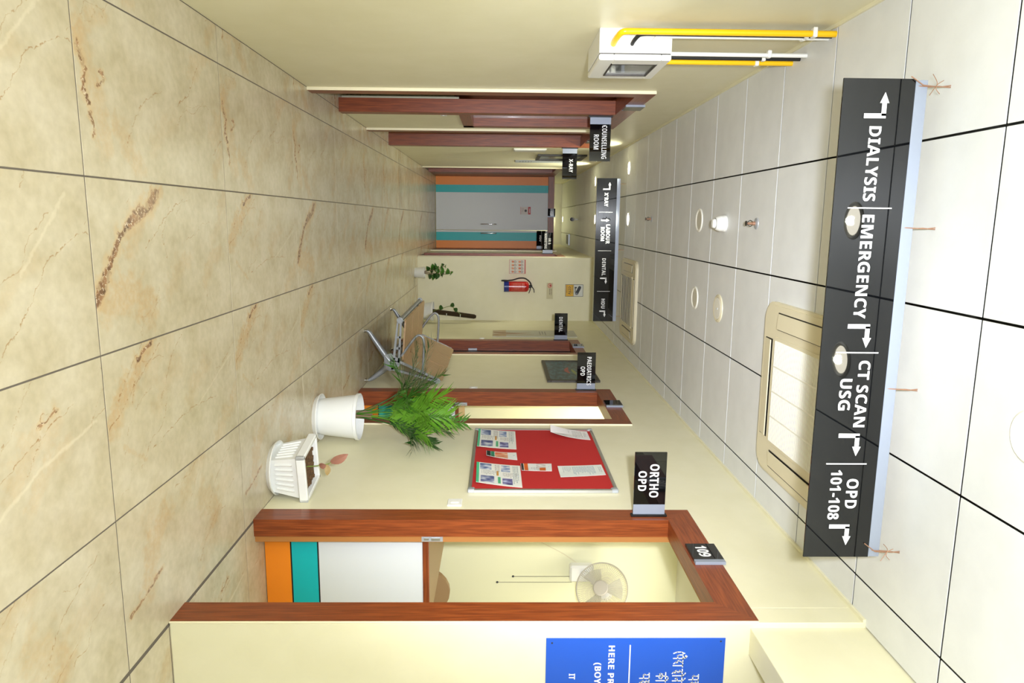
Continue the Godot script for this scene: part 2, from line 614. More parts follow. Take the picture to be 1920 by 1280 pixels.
func make_camera_and_light() -> void:
	var cam := Camera3D.new()
	cam.name = "camera"
	cam.position = V(0, 1.361, 0)
	cam.basis = Basis(Vector3(-0.009334, 0.999821, 0.016451), Vector3(-0.985393, -0.006399, -0.170178), Vector3(-0.170042, -0.017799, 0.985276)).orthonormalized()
	cam.fov = 51.6884
	cam.near = 0.05
	cam.current = true
	add_child(cam)
	var env := Environment.new()
	env.background_mode = Environment.BG_COLOR
	env.background_color = Color.BLACK
	env.ambient_light_source = Environment.AMBIENT_SOURCE_DISABLED
	env.tonemap_mode = Environment.TONE_MAPPER_LINEAR
	env.tonemap_exposure = 1.0
	env.sdfgi_enabled = true
	env.ssao_enabled = true
	env.ssil_enabled = true
	var we := WorldEnvironment.new()
	we.environment = env
	add_child(we)
	# the photographer's flash head, tilted up so that it bounces from the ceiling
	var flash := SpotLight3D.new()
	flash.name = "camera_flash"
	flash.position = V(-0.12, 1.46, -0.1)
	flash.basis = Basis.looking_at(Vector3(0.05, 1.0, -0.45), Vector3.BACK)
	flash.spot_angle = 80.0
	flash.spot_angle_attenuation = 0.9
	flash.spot_range = 30.0
	flash.spot_attenuation = 2.0
	flash.light_size = 0.06
	flash.light_color = Color8(238, 245, 255)
	flash.light_energy = 7.6
	flash.shadow_enabled = true
	add_child(flash)
	# forward part of the flash, added as its own light for the far walls
	var beam := SpotLight3D.new()
	beam.name = "added_flash_beam"
	beam.position = V(-0.1, 1.58, 0.0)
	beam.basis = Basis.looking_at(Vector3(0.17, 0.03, -0.985), Vector3.UP)
	beam.spot_angle = 31.0
	beam.spot_angle_attenuation = 1.0
	beam.spot_range = 30.0
	beam.spot_attenuation = 2.0
	beam.light_size = 0.05
	beam.light_color = Color8(242, 246, 255)
	beam.light_energy = 27.0
	beam.shadow_enabled = true
	add_child(beam)
	# all-round spill, added as its own light to brighten the near surfaces
	var dome := OmniLight3D.new()
	dome.name = "added_flash_spill"
	dome.position = V(-0.1, 1.62, -0.06)
	dome.omni_range = 30.0
	dome.omni_attenuation = 2.0
	dome.light_size = 0.07
	dome.light_color = Color8(240, 246, 255)
	dome.light_energy = 3.5
	dome.shadow_enabled = true
	add_child(dome)

# ---------------------------------------------------------------- setting
const DOORS_R := [[2.706, 3.855], [5.59, 6.8], [8.62, 9.73]]
const DOORS_L := [[5.19, 7.14], [7.42, 8.99]]
const DOOR_TOP := 2.46

func build_shell() -> void:
	var T := 0.13
	var st := mb()                                               # wall_right
	bx(st, RW, RW + T, 0, HW, 3.855, 5.59)
	bx(st, RW, RW + T, 0, HW, 6.8, 8.62)
	bx(st, RW, RW + T, 0, HW, 9.73, 11.7)
	for q in DOORS_R:
		bx(st, RW, RW + T, DOOR_TOP, HW, maxf(q[0], 2.82), q[1])
	solid("wall_right", st, M.wall)
	st = mb()                                                    # wall_left
	bx(st, LW - T, LW, 0, HW, -3.6, 5.19)
	bx(st, LW - T, LW, DOOR_TOP, HW, 5.19, 7.14)
	bx(st, LW - T, LW, 0, 1.0, 6.31, 7.14)
	bx(st, LW - T, LW, 0, HW, 7.14, 7.42)
	bx(st, LW - T, LW, DOOR_TOP, HW, 7.42, 8.99)
	bx(st, LW - T, LW, 0, HW, 8.99, 12.62)
	bx(st, LW - T, LW, DOOR_TOP, HW, 12.62, 13.8)
	bx(st, LW - T, LW, 0, HW, 13.8, FAR)
	solid("wall_left", st, M.wall)
	solid("wall_end", box(NW, RW + T, 0, HW, 11.7, 11.78), M.wall)
	st = mb()
	bx(st, NW, NW + T, DOOR_TOP, HW, 11.78, 12.87)
	bx(st, NW, NW + T, 0, HW, 12.87, FAR)
	solid("wall_passage", st, M.wall)
	solid("wall_far", box(LW - T, NW + T, 0, HW, FAR, FAR + 0.1), M.wall)
	solid("wall_front", box(RW, 4.6, 0, HW, 2.7, 2.82, 0.004), M.wall)
	solid("wall_back", box(LW - T, 4.6, 0, HW, -3.7, -3.6), M.wall)
	solid("wall_hall", box(4.5, 4.6, 0, HW, -3.6, 2.7), M.wall)
	solid("trim_1", box(1.682, 1.805, 2.425, HW, -3.6, 2.70, 0.002), M.wall)   # downstand beam over the opening
	solid("trim_2", box(LW, LW + 0.016, H - 0.012, H, -3.6, FAR), M.wall)
	solid("trim_3", box(RW - 0.016, RW, H - 0.012, H, 2.7, 11.7), M.wall)

func build_floor() -> void:
	var floor_ := struct("floor")
	obj("grout_bed", box(-3.3, 4.6, -0.12, -0.0014, -3.7, FAR + 0.1), M.grout, floor_)
	var marbles := make_marbles()
	# print of each column (rows 0, 1, 2, ...), repeated
	var plan := {0: [2], 1: [3, 2, 2, 2], 2: [3, 1, 0, 1], 3: [4, 0, 0, 0], 4: [5, 5, 5, 3], 5: [5, 4, 3, 5]}
	var regions := [[LW, RW, -3.6, 11.7], [LW, NW, 11.7, FAR], [RW, 4.5, -3.6, 2.7], [RW, 3.6, 2.7, 5.25], [RW, 3.0, 5.25, 8.2], [-2.6, LW, 4.8, 9.4]]
	var cache := {}
	var x0 := -0.728
	var z0 := 1.1865
	for c in range(-4, 9):
		for r in range(-4, 15):
			var ax := x0 + 0.6 * c
			var ad := z0 + 1.2 * r
			for g in regions:
				var lx: float = maxf(ax, g[0])
				var hx: float = minf(ax + 0.6, g[1])
				var ld: float = maxf(ad, g[2])
				var hd: float = minf(ad + 1.2, g[3])
				if hx - lx < 0.02 or hd - ld < 0.02:
					continue
				var key := "%.3f %.3f %.3f %.3f" % [lx - ax, hx - ax, ld - ad, hd - ad]
				if not cache.has(key):
					cache[key] = tile_mesh(lx - ax, hx - ax, ld - ad, hd - ad)
				var o := MeshInstance3D.new()
				o.name = "floor_tile"
				o.mesh = cache[key]
				var list: Array = plan.get(c + 1, [3, 5, 4])
				o.material_override = marbles[list[posmod(r, list.size())]]
				floor_.add_child(o, true)
				o.position = V(ax, 0, ad)

func tile_mesh(lx: float, hx: float, ld: float, hd: float) -> ArrayMesh:
	var st := mb()
	var g := 0.0028
	var b := 0.0013
	var a := [lx + g, hx - g, ld + g, hd - g]
	var uvq := func(x: float, d: float) -> Vector2: return Vector2(x / 0.6, 1.0 - d / 1.2)
	var top := []
	var rim := []
	var uv := []
	for q in [[0, 2, 1, 1], [1, 2, -1, 1], [1, 3, -1, -1], [0, 3, 1, -1]]:
		top.append(V(a[q[0]] + b * q[2], 0, a[q[1]] + b * q[3]))
		rim.append(V(a[q[0]], -b, a[q[1]]))
		uv.append(uvq.call(a[q[0]], a[q[1]]))
	quad(st, top[0], top[1], top[2], top[3], Vector3.UP, uv)
	var mid: Vector3 = (top[0] + top[2]) / 2
	for i in 4:
		var j := (i + 1) % 4
		var out: Vector3 = (rim[i] + rim[j]) / 2 - mid
		out.y = 0
		quad(st, top[i], top[j], rim[j], rim[i], out.normalized() + Vector3.UP, [uv[i], uv[j], uv[j], uv[i]])
	return st.commit()

func build_ceiling() -> void:
	var ceil_ := struct("ceiling", V(0, H, 0))
	obj("concrete_slab", box(-3.3, 4.6, HW, HW + 0.12, -3.7, FAR + 0.1), M.plenum, ceil_)
	var cache := {}
	for c in range(0, 5):
		for r in range(-10, 27):
			var ax := -0.9005 + 0.6 * c
			var ad := 2.2198 + 0.6 * r
			if ad > FAR:
				continue
			var w: float = minf(0.6, RW + 0.02 - ax)
			var key := "%.3f" % w
			if not cache.has(key):
				var st := mb()
				obox(st, V(w / 2, 0.0017, 0.3), Vector3(w / 2 - 0.0044, 0, 0), Vector3(0, 0.0017, 0), Vector3(0, 0, 0.2956), 0.0008)
				cache[key] = st.commit()
			if c == 4 and ad > 11.7:
				continue
			var o := MeshInstance3D.new()
			o.name = "ceiling_tile"
			o.mesh = cache[key]
			o.material_override = M.tile_white
			ceil_.add_child(o, true)
			o.position = V(ax, 0, ad)
	solid("ceiling_hall", box(1.805, 4.5, 2.82, 2.86, -3.6, 2.7), M.room_ceiling)

# ---------------------------------------------------------------- door frames
# side: +1 right wall (frame faces -x), -1 left wall (faces +x). wx: wall face
func frame(called: String, wx: float, side: float, d0: float, d1: float, w: float, proud: float, label: String, sill := 0.0, far_sill := 0.0) -> Node3D:
	var t := struct(called, V(wx, 0, (d0 + d1) / 2))
	t.set_meta("label", label)
	var f := wx - side * proud
	var depth := 0.092 + proud
	var ux := Vector3(0, 0, -1)
	var uy := Vector3.UP
	var o := Vector3(f, 0, 0)
	var ext := Vector3(side * depth, 0, 0)
	var near := PackedVector2Array([Vector2(d0, sill), Vector2(d0, DOOR_TOP), Vector2(d0 + w, DOOR_TOP - w), Vector2(d0 + w, sill)])
	var far := PackedVector2Array([Vector2(d1, far_sill), Vector2(d1, DOOR_TOP), Vector2(d1 - w, DOOR_TOP - w), Vector2(d1 - w, far_sill)])
	var head := PackedVector2Array([Vector2(d0, DOOR_TOP), Vector2(d1, DOOR_TOP), Vector2(d1 - w, DOOR_TOP - w), Vector2(d0 + w, DOOR_TOP - w)])
	obj("jamb", prism(mb(), near, o, ux, uy, ext), M.wood_y, t)
	obj("jamb", prism(mb(), far, o, ux, uy, ext), M.wood_y, t)
	obj("head", prism(mb(), head, o, ux, uy, ext), M.wood_z, t)
	# rebate behind the frame face
	var r0 := wx + side * 0.092
	var r1 := wx + side * 0.13
	var lo := minf(r0, r1)
	var hi := maxf(r0, r1)
	var st := mb()
	bx(st, lo, hi, sill, DOOR_TOP, d0, d0 + w - 0.014)
	bx(st, lo, hi, far_sill, DOOR_TOP, d1 - w + 0.014, d1)
	bx(st, lo, hi, DOOR_TOP - w + 0.014, DOOR_TOP, d0, d1)
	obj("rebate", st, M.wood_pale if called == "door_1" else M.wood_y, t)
	# painted bead along the edge that looks back along the corridor
	lo = minf(f, wx)
	hi = maxf(f, wx)
	obj("edge_bead", box(lo, hi, sill, DOOR_TOP, d0 - 0.008, d0, 0.002), M.bead, t, "cream painted bead")
	return t

func strike(parent: Node3D, x: float, d: float) -> void:
	var p := obj("strike_plate", box(x - 0.015, x + 0.015, 0.93, 1.05, d - 0.004, d, 0.001), M.silver, parent, "silver strike plate")
	var st := mb()
	bx(st, x - 0.008, x + 0.008, 0.985, 1.035, d - 0.010, d - 0.004, 0.001)
	bx(st, x - 0.008, x + 0.006, 0.945, 0.972, d - 0.009, d - 0.004, 0.001)
	obj("latch_socket", st, M.aluminium, p)

func build_doors() -> void:
	var a := frame("door_1", RW, 1, 2.706, 3.855, 0.145, 0.008, "polished reddish wooden door frame of the orthopaedic room, no leaf in view")
	strike(a, RW + 0.112, 3.855 - 0.145 + 0.014)
	var b := frame("door_2", RW, 1, 5.59, 6.8, 0.145, 0.012, "reddish wooden door frame of the paediatrics room behind the palm")
	strike(b, RW + 0.112, 6.8 - 0.145 + 0.014)
	var c := frame("door_3", RW, 1, 8.62, 9.73, 0.13, 0.012, "reddish wooden door frame of the dental room behind the bench")
	strike(c, RW + 0.112, 9.73 - 0.13 + 0.014)
	obj("door_leaf", box(RW + 0.135, RW + 0.17, 0.01, DOOR_TOP - 0.1, 8.7, 9.65), M.room_shade_black, c, "black sheet standing in for the shade of the dental room")  # no real leaf: darkness of the room beyond, put into a black sheet
	# counselling room: door and side window under one head
	var e := frame("door_4", LW, -1, 5.19, 7.14, 0.13, 0.022, "reddish wooden door frame of the counselling room with a side window", 0.0, 1.0)
	var post := box(LW - 0.092, LW + 0.022, 0, DOOR_TOP - 0.13, 6.18, 6.31, 0.002)
	obj("post", post, M.wood_y, e)
	var st := mb()
	bx(st, LW - 0.092, LW + 0.022, 1.0, 1.1, 6.31, 7.14, 0.002)
	obj("window_sill", st, M.wood_z, e)
	# the window pane of the side light
	obj("window_pane", box(LW - 0.06, LW - 0.054, 1.1, DOOR_TOP - 0.13, 6.31, 7.01), M.glass, e)
	obj("rear_panel", box(LW - 0.19, LW - 0.17, 0.95, DOOR_TOP, 6.25, 7.2), M.wood_y, e)
	frame("door_5", LW, -1, 7.42, 8.99, 0.13, 0.022, "dark reddish wooden door frame of the x-ray room")
	var g := frame("door_6", LW, -1, 12.62, 13.8, 0.12, 0.022, "brown wooden door frame in the left wall before the end door")
	obj("door_leaf", box(LW - 0.13, LW - 0.09, 0.01, DOOR_TOP - 0.1, 12.7, 13.72), M.wood_y, g)
	var k := frame("door_7", NW, 1, 11.8, 12.87, 0.12, 0.012, "brown wooden door frame at the corner beside the red extinguisher")
	obj("door_leaf", box(NW + 0.1, NW + 0.13, 0.01, DOOR_TOP - 0.1, 11.9, 12.78), M.wood_y, k)
	# deep brown lining before the end door
	solid("trim_4", box(LW, LW + 0.016, 0, 2.47, 13.95, 15.08), M.wood_y)
	solid("trim_5", box(NW - 0.016, NW, 0, 2.47, 13.95, 15.08), M.wood_y)
	solid("trim_6", box(NW - 0.02, NW, 0, 2.47, 13.93, 13.95), M.bead)
	# end door
	var D := 15.1
	var t := struct("door_8", V(-0.15, 0, D))
	t.set_meta("label", "striped white, teal and orange double door closing the corridor")
	obj("frame_head", box(LW, NW, 2.365, 2.49, D - 0.06, D + 0.06, 0.003), M.wood_x, t)
	obj("frame_jamb", box(LW, -0.886, 0, 2.365, D - 0.06, D + 0.06, 0.002), M.wood_y, t)
	obj("frame_jamb", box(0.597, NW, 0, 2.365, D - 0.06, D + 0.06, 0.002), M.wood_y, t)
	var z0 := D - 0.02
	var z1 := D + 0.02
	var left := obj("door_leaf", box(-0.557, 0.215, 0.01, 2.362, z0, z1), M.panel_white, t, "wide white leaf with orange and teal stripes")
	for q in [[-0.884, -0.714, "orange"], [-0.71, -0.561, "teal"]]:
		obj("stripe_panel", box(q[0], q[1], 0.01, 2.362, z0, z1), M[q[2]], left)
	var right := obj("door_leaf", box(0.225, 0.26, 0.01, 2.362, z0, z1), M.panel_white, t, "narrow leaf with teal and orange stripes")
	for q in [[0.264, 0.436, "teal"], [0.44, 0.595, "orange"]]:
		obj("stripe_panel", box(q[0], q[1], 0.01, 2.362, z0, z1), M[q[2]], right)
	obj("leaf_core", box(-0.884, 0.215, 0.01, 2.36, D + 0.008, D + 0.016), M.panel_white, left)
	obj("leaf_core", box(0.227, 0.595, 0.01, 2.36, D + 0.008, D + 0.016), M.panel_white, right)
	for q in [[0.093, left], [0.282, right]]:
		var x: float = q[0]
		var pts := smooth_path([V(x, 0.95, z0), V(x, 0.965, z0 - 0.045), V(x, 1.03, z0 - 0.055), V(x, 1.2, z0 - 0.055), V(x, 1.265, z0 - 0.045), V(x, 1.28, z0)])
		obj("handle", tube(mb(), pts, 0.011, 8), M.chrome, q[1], "chrome pull handle")

# ---------------------------------------------------------------- hanging direction signs
func arrow(parent: Node3D, x: float, h0: float, h1: float, tip: float, d: float) -> void:
	var s := signf(tip - x)
	var w := 0.016
	var z := d
	var st := mb()
	var o := V(0, 0, z)
	var ex := Vector3(0, 0, 0.002)
	prism(st, PackedVector2Array([Vector2(x - w / 2, h0), Vector2(x + w / 2, h0), Vector2(x + w / 2, h1), Vector2(x - w / 2, h1)]), o, Vector3.RIGHT, Vector3.UP, ex)
	var y := h1 - w / 2
	var hb := x + s * (absf(tip - x) - 0.036)
	prism(st, PackedVector2Array([Vector2(x, y - w / 2), Vector2(hb, y - w / 2), Vector2(hb, y + w / 2), Vector2(x, y + w / 2)]), o, Vector3.RIGHT, Vector3.UP, ex)
	prism(st, PackedVector2Array([Vector2(hb, y - 0.016), Vector2(tip, y), Vector2(hb, y + 0.016)]), o, Vector3.RIGHT, Vector3.UP, ex)
	obj("arrow", st, M.letter, parent)

func hanging_sign(label: String, x0: float, x1: float, h0: float, h1: float, d: float, words: Array, arrows: Array, bars: Array) -> Node3D:
	var t := thing("hanging_sign", label, "sign", V((x0 + x1) / 2, h0, d), "black direction signs under the ceiling")
	obj("panel", box(x0, x1, h0, h1, d, d + 0.006, 0.001), M.black_gloss, t)
	obj("top_rail", box(x0 + 0.004, x1 - 0.002, h1, h1 + 0.042, d, d + 0.03, 0.001), M.sign_silver, t, "pale silver top rail")
	var z := d - 0.0015
	for w in words:
		lettering(w[0], t, V(w[1], w[2], z), Vector3.RIGHT, w[3], w[4], M.letter)
	for a in arrows:
		arrow(t, a[0], a[1], a[2], a[3], d - 0.002)
	for b in bars:
		obj("divider", box(b[0] - 0.002, b[0] + 0.002, b[1], b[2], d - 0.002, d - 0.0005), M.letter, t)
	return t

func build_hanging_signs() -> void:
	var d := 2.53
	var a := hanging_sign("black direction sign reading dialysis, emergency, CT scan and OPD 101-108", -0.493, 1.276, 2.543, 2.796, d,
		[["DIALYSIS", -0.205, 2.668, 0.256, 0.044], ["EMERGENCY", 0.157, 2.673, 0.372, 0.044], ["CT SCAN", 0.627, 2.71, 0.254, 0.044], ["USG", 0.629, 2.647, 0.12, 0.045], ["OPD", 1.017, 2.708, 0.118, 0.045], ["101-108", 1.022, 2.644, 0.199, 0.043]],
		[[-0.368, 2.623, 2.699, -0.447], [0.372, 2.634, 2.715, 0.451], [0.787, 2.637, 2.716, 0.866], [1.149, 2.632, 2.71, 1.225]],
		[[-0.053, 2.596, 2.753], [0.47, 2.6, 2.757], [0.898, 2.6, 2.754]])
	var hooks := [[-0.47, true], [0.014, false], [0.605, false], [1.248, true]]
	for q in hooks:
		var x: float = q[0]
		var st := mb()
		tube(st, [V(x, H, d - 0.01), V(x + 0.004, H - 0.03, d - 0.008), V(x, 2.79, d + 0.004)], 0.0022, 6)
		tube(st, [V(x + 0.006, H, d - 0.01), V(x + 0.002, H - 0.04, d - 0.004), V(x + 0.006, 2.78, d + 0.02)], 0.0022, 6)
		if q[1]:
			tube(st, [V(x - 0.03, 2.775, d - 0.004), V(x, 2.815, d - 0.012), V(x + 0.004, 2.86, d - 0.01)], 0.002, 6)
			tube(st, smooth_path([V(x - 0.035, 2.84, d - 0.02), V(x - 0.01, 2.862, d - 0.012), V(x + 0.012, 2.855, d - 0.02), V(x + 0.03, 2.87, d - 0.02)]), 0.0012, 6)
			tube(st, smooth_path([V(x + 0.035, 2.835, d - 0.02), V(x, 2.86, d - 0.016), V(x - 0.015, 2.88, d - 0.02)]), 0.0012, 6)
		obj("copper_wire", st, M.copper, a, "twisted copper wire hanger")
	d = 8.87
	var b := hanging_sign("black direction sign reading x-ray, labour room, dental and HDU", -0.516, 1.262, 2.55, 2.8, d,
		[["X'RAY", -0.258, 2.672, 0.168, 0.046], ["LABOUR", 0.166, 2.705, 0.237, 0.05], ["ROOM", 0.164, 2.639, 0.172, 0.048], ["DENTAL", 0.573, 2.667, 0.217, 0.047], ["HDU", 1.036, 2.671, 0.122, 0.046]],
		[[-0.383, 2.629, 2.717, -0.467], [0.715, 2.623, 2.704, 0.787], [1.132, 2.626, 2.7, 1.208]],
		[[-0.105, 2.585, 2.755], [0.371, 2.586, 2.753], [0.88, 2.59, 2.753]])
	var st2 := mb()
	prism(st2, PackedVector2Array([Vector2(-0.015, 2.615), Vector2(0.003, 2.615), Vector2(0.003, 2.68), Vector2(-0.015, 2.68)]), V(0, 0, d - 0.002), Vector3.RIGHT, Vector3.UP, Vector3(0, 0, 0.002))
	prism(st2, PackedVector2Array([Vector2(-0.026, 2.68), Vector2(0.014, 2.68), Vector2(-0.006, 2.717)]), V(0, 0, d - 0.002), Vector3.RIGHT, Vector3.UP, Vector3(0, 0, 0.002))
	obj("arrow", st2, M.letter, b)
	for x in [-0.45, 0.36, 1.2]:
		obj("copper_wire", tube(mb(), [V(x, H, d + 0.02), V(x, 2.8, d + 0.02)], 0.003, 6), M.copper, b)

# ---------------------------------------------------------------- small signs beside the doors
func door_sign(label: String, wall: float, side: float, d: float, words: Array, h0 := 2.125, black := "black_gloss") -> void:
	# side +1: fixed to the right wall, sticking out to -x
	var t := thing("door_sign", label, "sign", V(wall, h0, d), "black door signs sticking out from the walls")
	var a := wall - side * 0.012
	var b := wall - side * 0.07
	var c := wall - side * 0.378
	obj("wall_clip", box(minf(wall, a), maxf(wall, a), h0 - 0.012, h0 + 0.192, d - 0.012, d + 0.022, 0.002), M.black, t)
	obj("bracket", box(minf(a, b), maxf(a, b), h0, h0 + 0.18, d, d + 0.01, 0.001), M.sign_silver, t, "silver bracket")
	obj("plate", box(minf(b, c), maxf(b, c), h0, h0 + 0.18, d, d + 0.01, 0.001), M[black], t)
	for w in words:
		lettering(w[0], t, V(w[1], w[2], d - 0.001), Vector3.RIGHT, w[3], w[4], M.letter)

func number_plate(label: String, wall: float, side: float, dc: float, word: String) -> void:
	var t := thing("number_plate", label, "plate", V(wall, 2.325, dc))
	var f := wall - side * 0.016
	obj("plate", box(minf(wall, f), maxf(wall, f), 2.325, 2.475, dc - 0.07, dc + 0.1, 0.001), M.black_gloss, t)
	obj("end_strip", box(minf(wall, f), maxf(wall, f), 2.325, 2.475, dc - 0.1, dc - 0.07, 0.001), M.sign_silver, t, "silver end strip")
	if word != "":
		lettering(word, t, V(f - side * 0.0007, 2.393, dc + 0.015), Vector3(0, 0, side), 0.115, 0.058, M.letter)

func build_door_signs() -> void:
	door_sign("black sign reading ORTHO OPD", RW - 0.008, 1, 3.765, [["ORTHO", 1.441, 2.238, 0.196, 0.052], ["OPD", 1.442, 2.171, 0.117, 0.047]])
	door_sign("black sign reading PAEDIATRICS OPD", RW - 0.012, 1, 6.75, [["PAEDIATRICS", 1.455, 2.242, 0.284, 0.044], ["OPD", 1.455, 2.18, 0.091, 0.044]])
	door_sign("black sign reading DENTAL before the cream end wall", RW - 0.012, 1, 9.68, [["DENTAL", 1.426, 2.213, 0.21, 0.05]])
	door_sign("black sign reading COUNSELLING ROOM", LW + 0.022, -1, 6.25, [["COUNSELLING", -0.665, 2.25, 0.279, 0.044], ["ROOM", -0.666, 2.182, 0.124, 0.044]])
	door_sign("black sign reading X-RAY", LW + 0.022, -1, 8.95, [["X-RAY", -0.666, 2.232, 0.161, 0.048]])
	door_sign("black sign reading HR & MARKETING", NW - 0.012, 1, 12.75, [["HR &", 0.375, 2.25, 0.11, 0.046], ["MARKETING", 0.37, 2.18, 0.27, 0.046]], 2.125)
	door_sign("black sign reading HDU before the striped end door", NW - 0.016, 1, 14.6, [["HDU", 0.37, 2.19, 0.12, 0.046]], 2.11)
	number_plate("black number plate 109 on the orthopaedic door head", RW - 0.008, 1, 3.29, "109")
	number_plate("small black number plate on the paediatrics door head", RW - 0.012, 1, 6.21, "")
	number_plate("small dark number plate on the dental door head", RW - 0.012, 1, 9.2, "")
	number_plate("small dark number plate on the counselling room door head", LW + 0.022, -1, 5.75, "")
	number_plate("small dark number plate on the x-ray door head", LW + 0.022, -1, 8.2, "")
	var t := thing("number_plate", "black number plate 115 over the striped end door", "plate", V(-0.15, 2.36, 15.03))
	obj("plate", box(-0.24, -0.085, 2.36, 2.515, 15.025, 15.04, 0.001), M.black_gloss, t)
	obj("end_strip", box(-0.085, -0.062, 2.36, 2.515, 15.025, 15.04, 0.001), M.sign_silver, t)
	lettering("115", t, V(-0.155, 2.43, 15.0245), Vector3.RIGHT, 0.1, 0.055, M.letter)

# ---------------------------------------------------------------- ceiling fittings
func downlight(label: String, x: float, d: float, lit: bool, r := 0.08, power := 0.0) -> void:
	var t := thing("downlight", label, "ceiling lamp", V(x, H, d), "round ceiling downlights")
	obj("ring", lathe(mb(), V(x, H, d), Vector3.DOWN, [Vector2(r + 0.016, 0), Vector2(r + 0.015, 0.005), Vector2(r + 0.008, 0.009), Vector2(r, 0.006), Vector2(r - 0.004, 0.002)], 28), M.lamp_white, t)
	obj("diffuser", lathe(mb(), V(x, H, d), Vector3.DOWN, [Vector2(r - 0.002, 0.001), Vector2(r - 0.004, 0.003), Vector2(0.0001, 0.0035)], 28), M.glow if lit else M.lens_off, t)
	if lit:
		var l := SpotLight3D.new()
		l.name = "lamp_light"
		t.add_child(l)
		l.position = Vector3(0, -0.014, 0)
		l.basis = Basis.looking_at(Vector3.DOWN, Vector3.BACK)
		l.spot_angle = 75.0
		l.spot_angle_attenuation = 0.6
		l.spot_range = 30.0
		l.spot_attenuation = 2.0
		l.light_size = 0.02
		l.light_color = Color8(248, 250, 224)
		l.light_energy = power
		l.shadow_enabled = true

func sprinkler(x: float, d: float, label: String) -> void:
	var t := thing("sprinkler", label, "sprinkler", V(x, H, d), "small metal fire sprinklers")
	obj("rosette", lathe(mb(), V(x, H, d), Vector3.DOWN, [Vector2(0.036, 0), Vector2(0.034, 0.004), Vector2(0.02, 0.008), Vector2(0.012, 0.01)], 20), M.silver, t)
	obj("nozzle", lathe(mb(), V(x, H - 0.008, d), Vector3.DOWN, [Vector2(0.012, 0), Vector2(0.012, 0.02), Vector2(0.008, 0.022), Vector2(0.008, 0.045), Vector2(0.004, 0.05)], 12), M.copper, t)
	var st := mb()
	for s in [-1, 1]:
		tube(st, smooth_path([V(x + s * 0.01, H - 0.024, d), V(x + s * 0.018, H - 0.04, d), V(x, H - 0.062, d)]), 0.0025, 6)
	lathe(st, V(x, H - 0.062, d), Vector3.DOWN, [Vector2(0.0001, 0), Vector2(0.016, 0), Vector2(0.016, 0.003), Vector2(0.0001, 0.004)], 12)
	obj("deflector", st, M.screw, t)

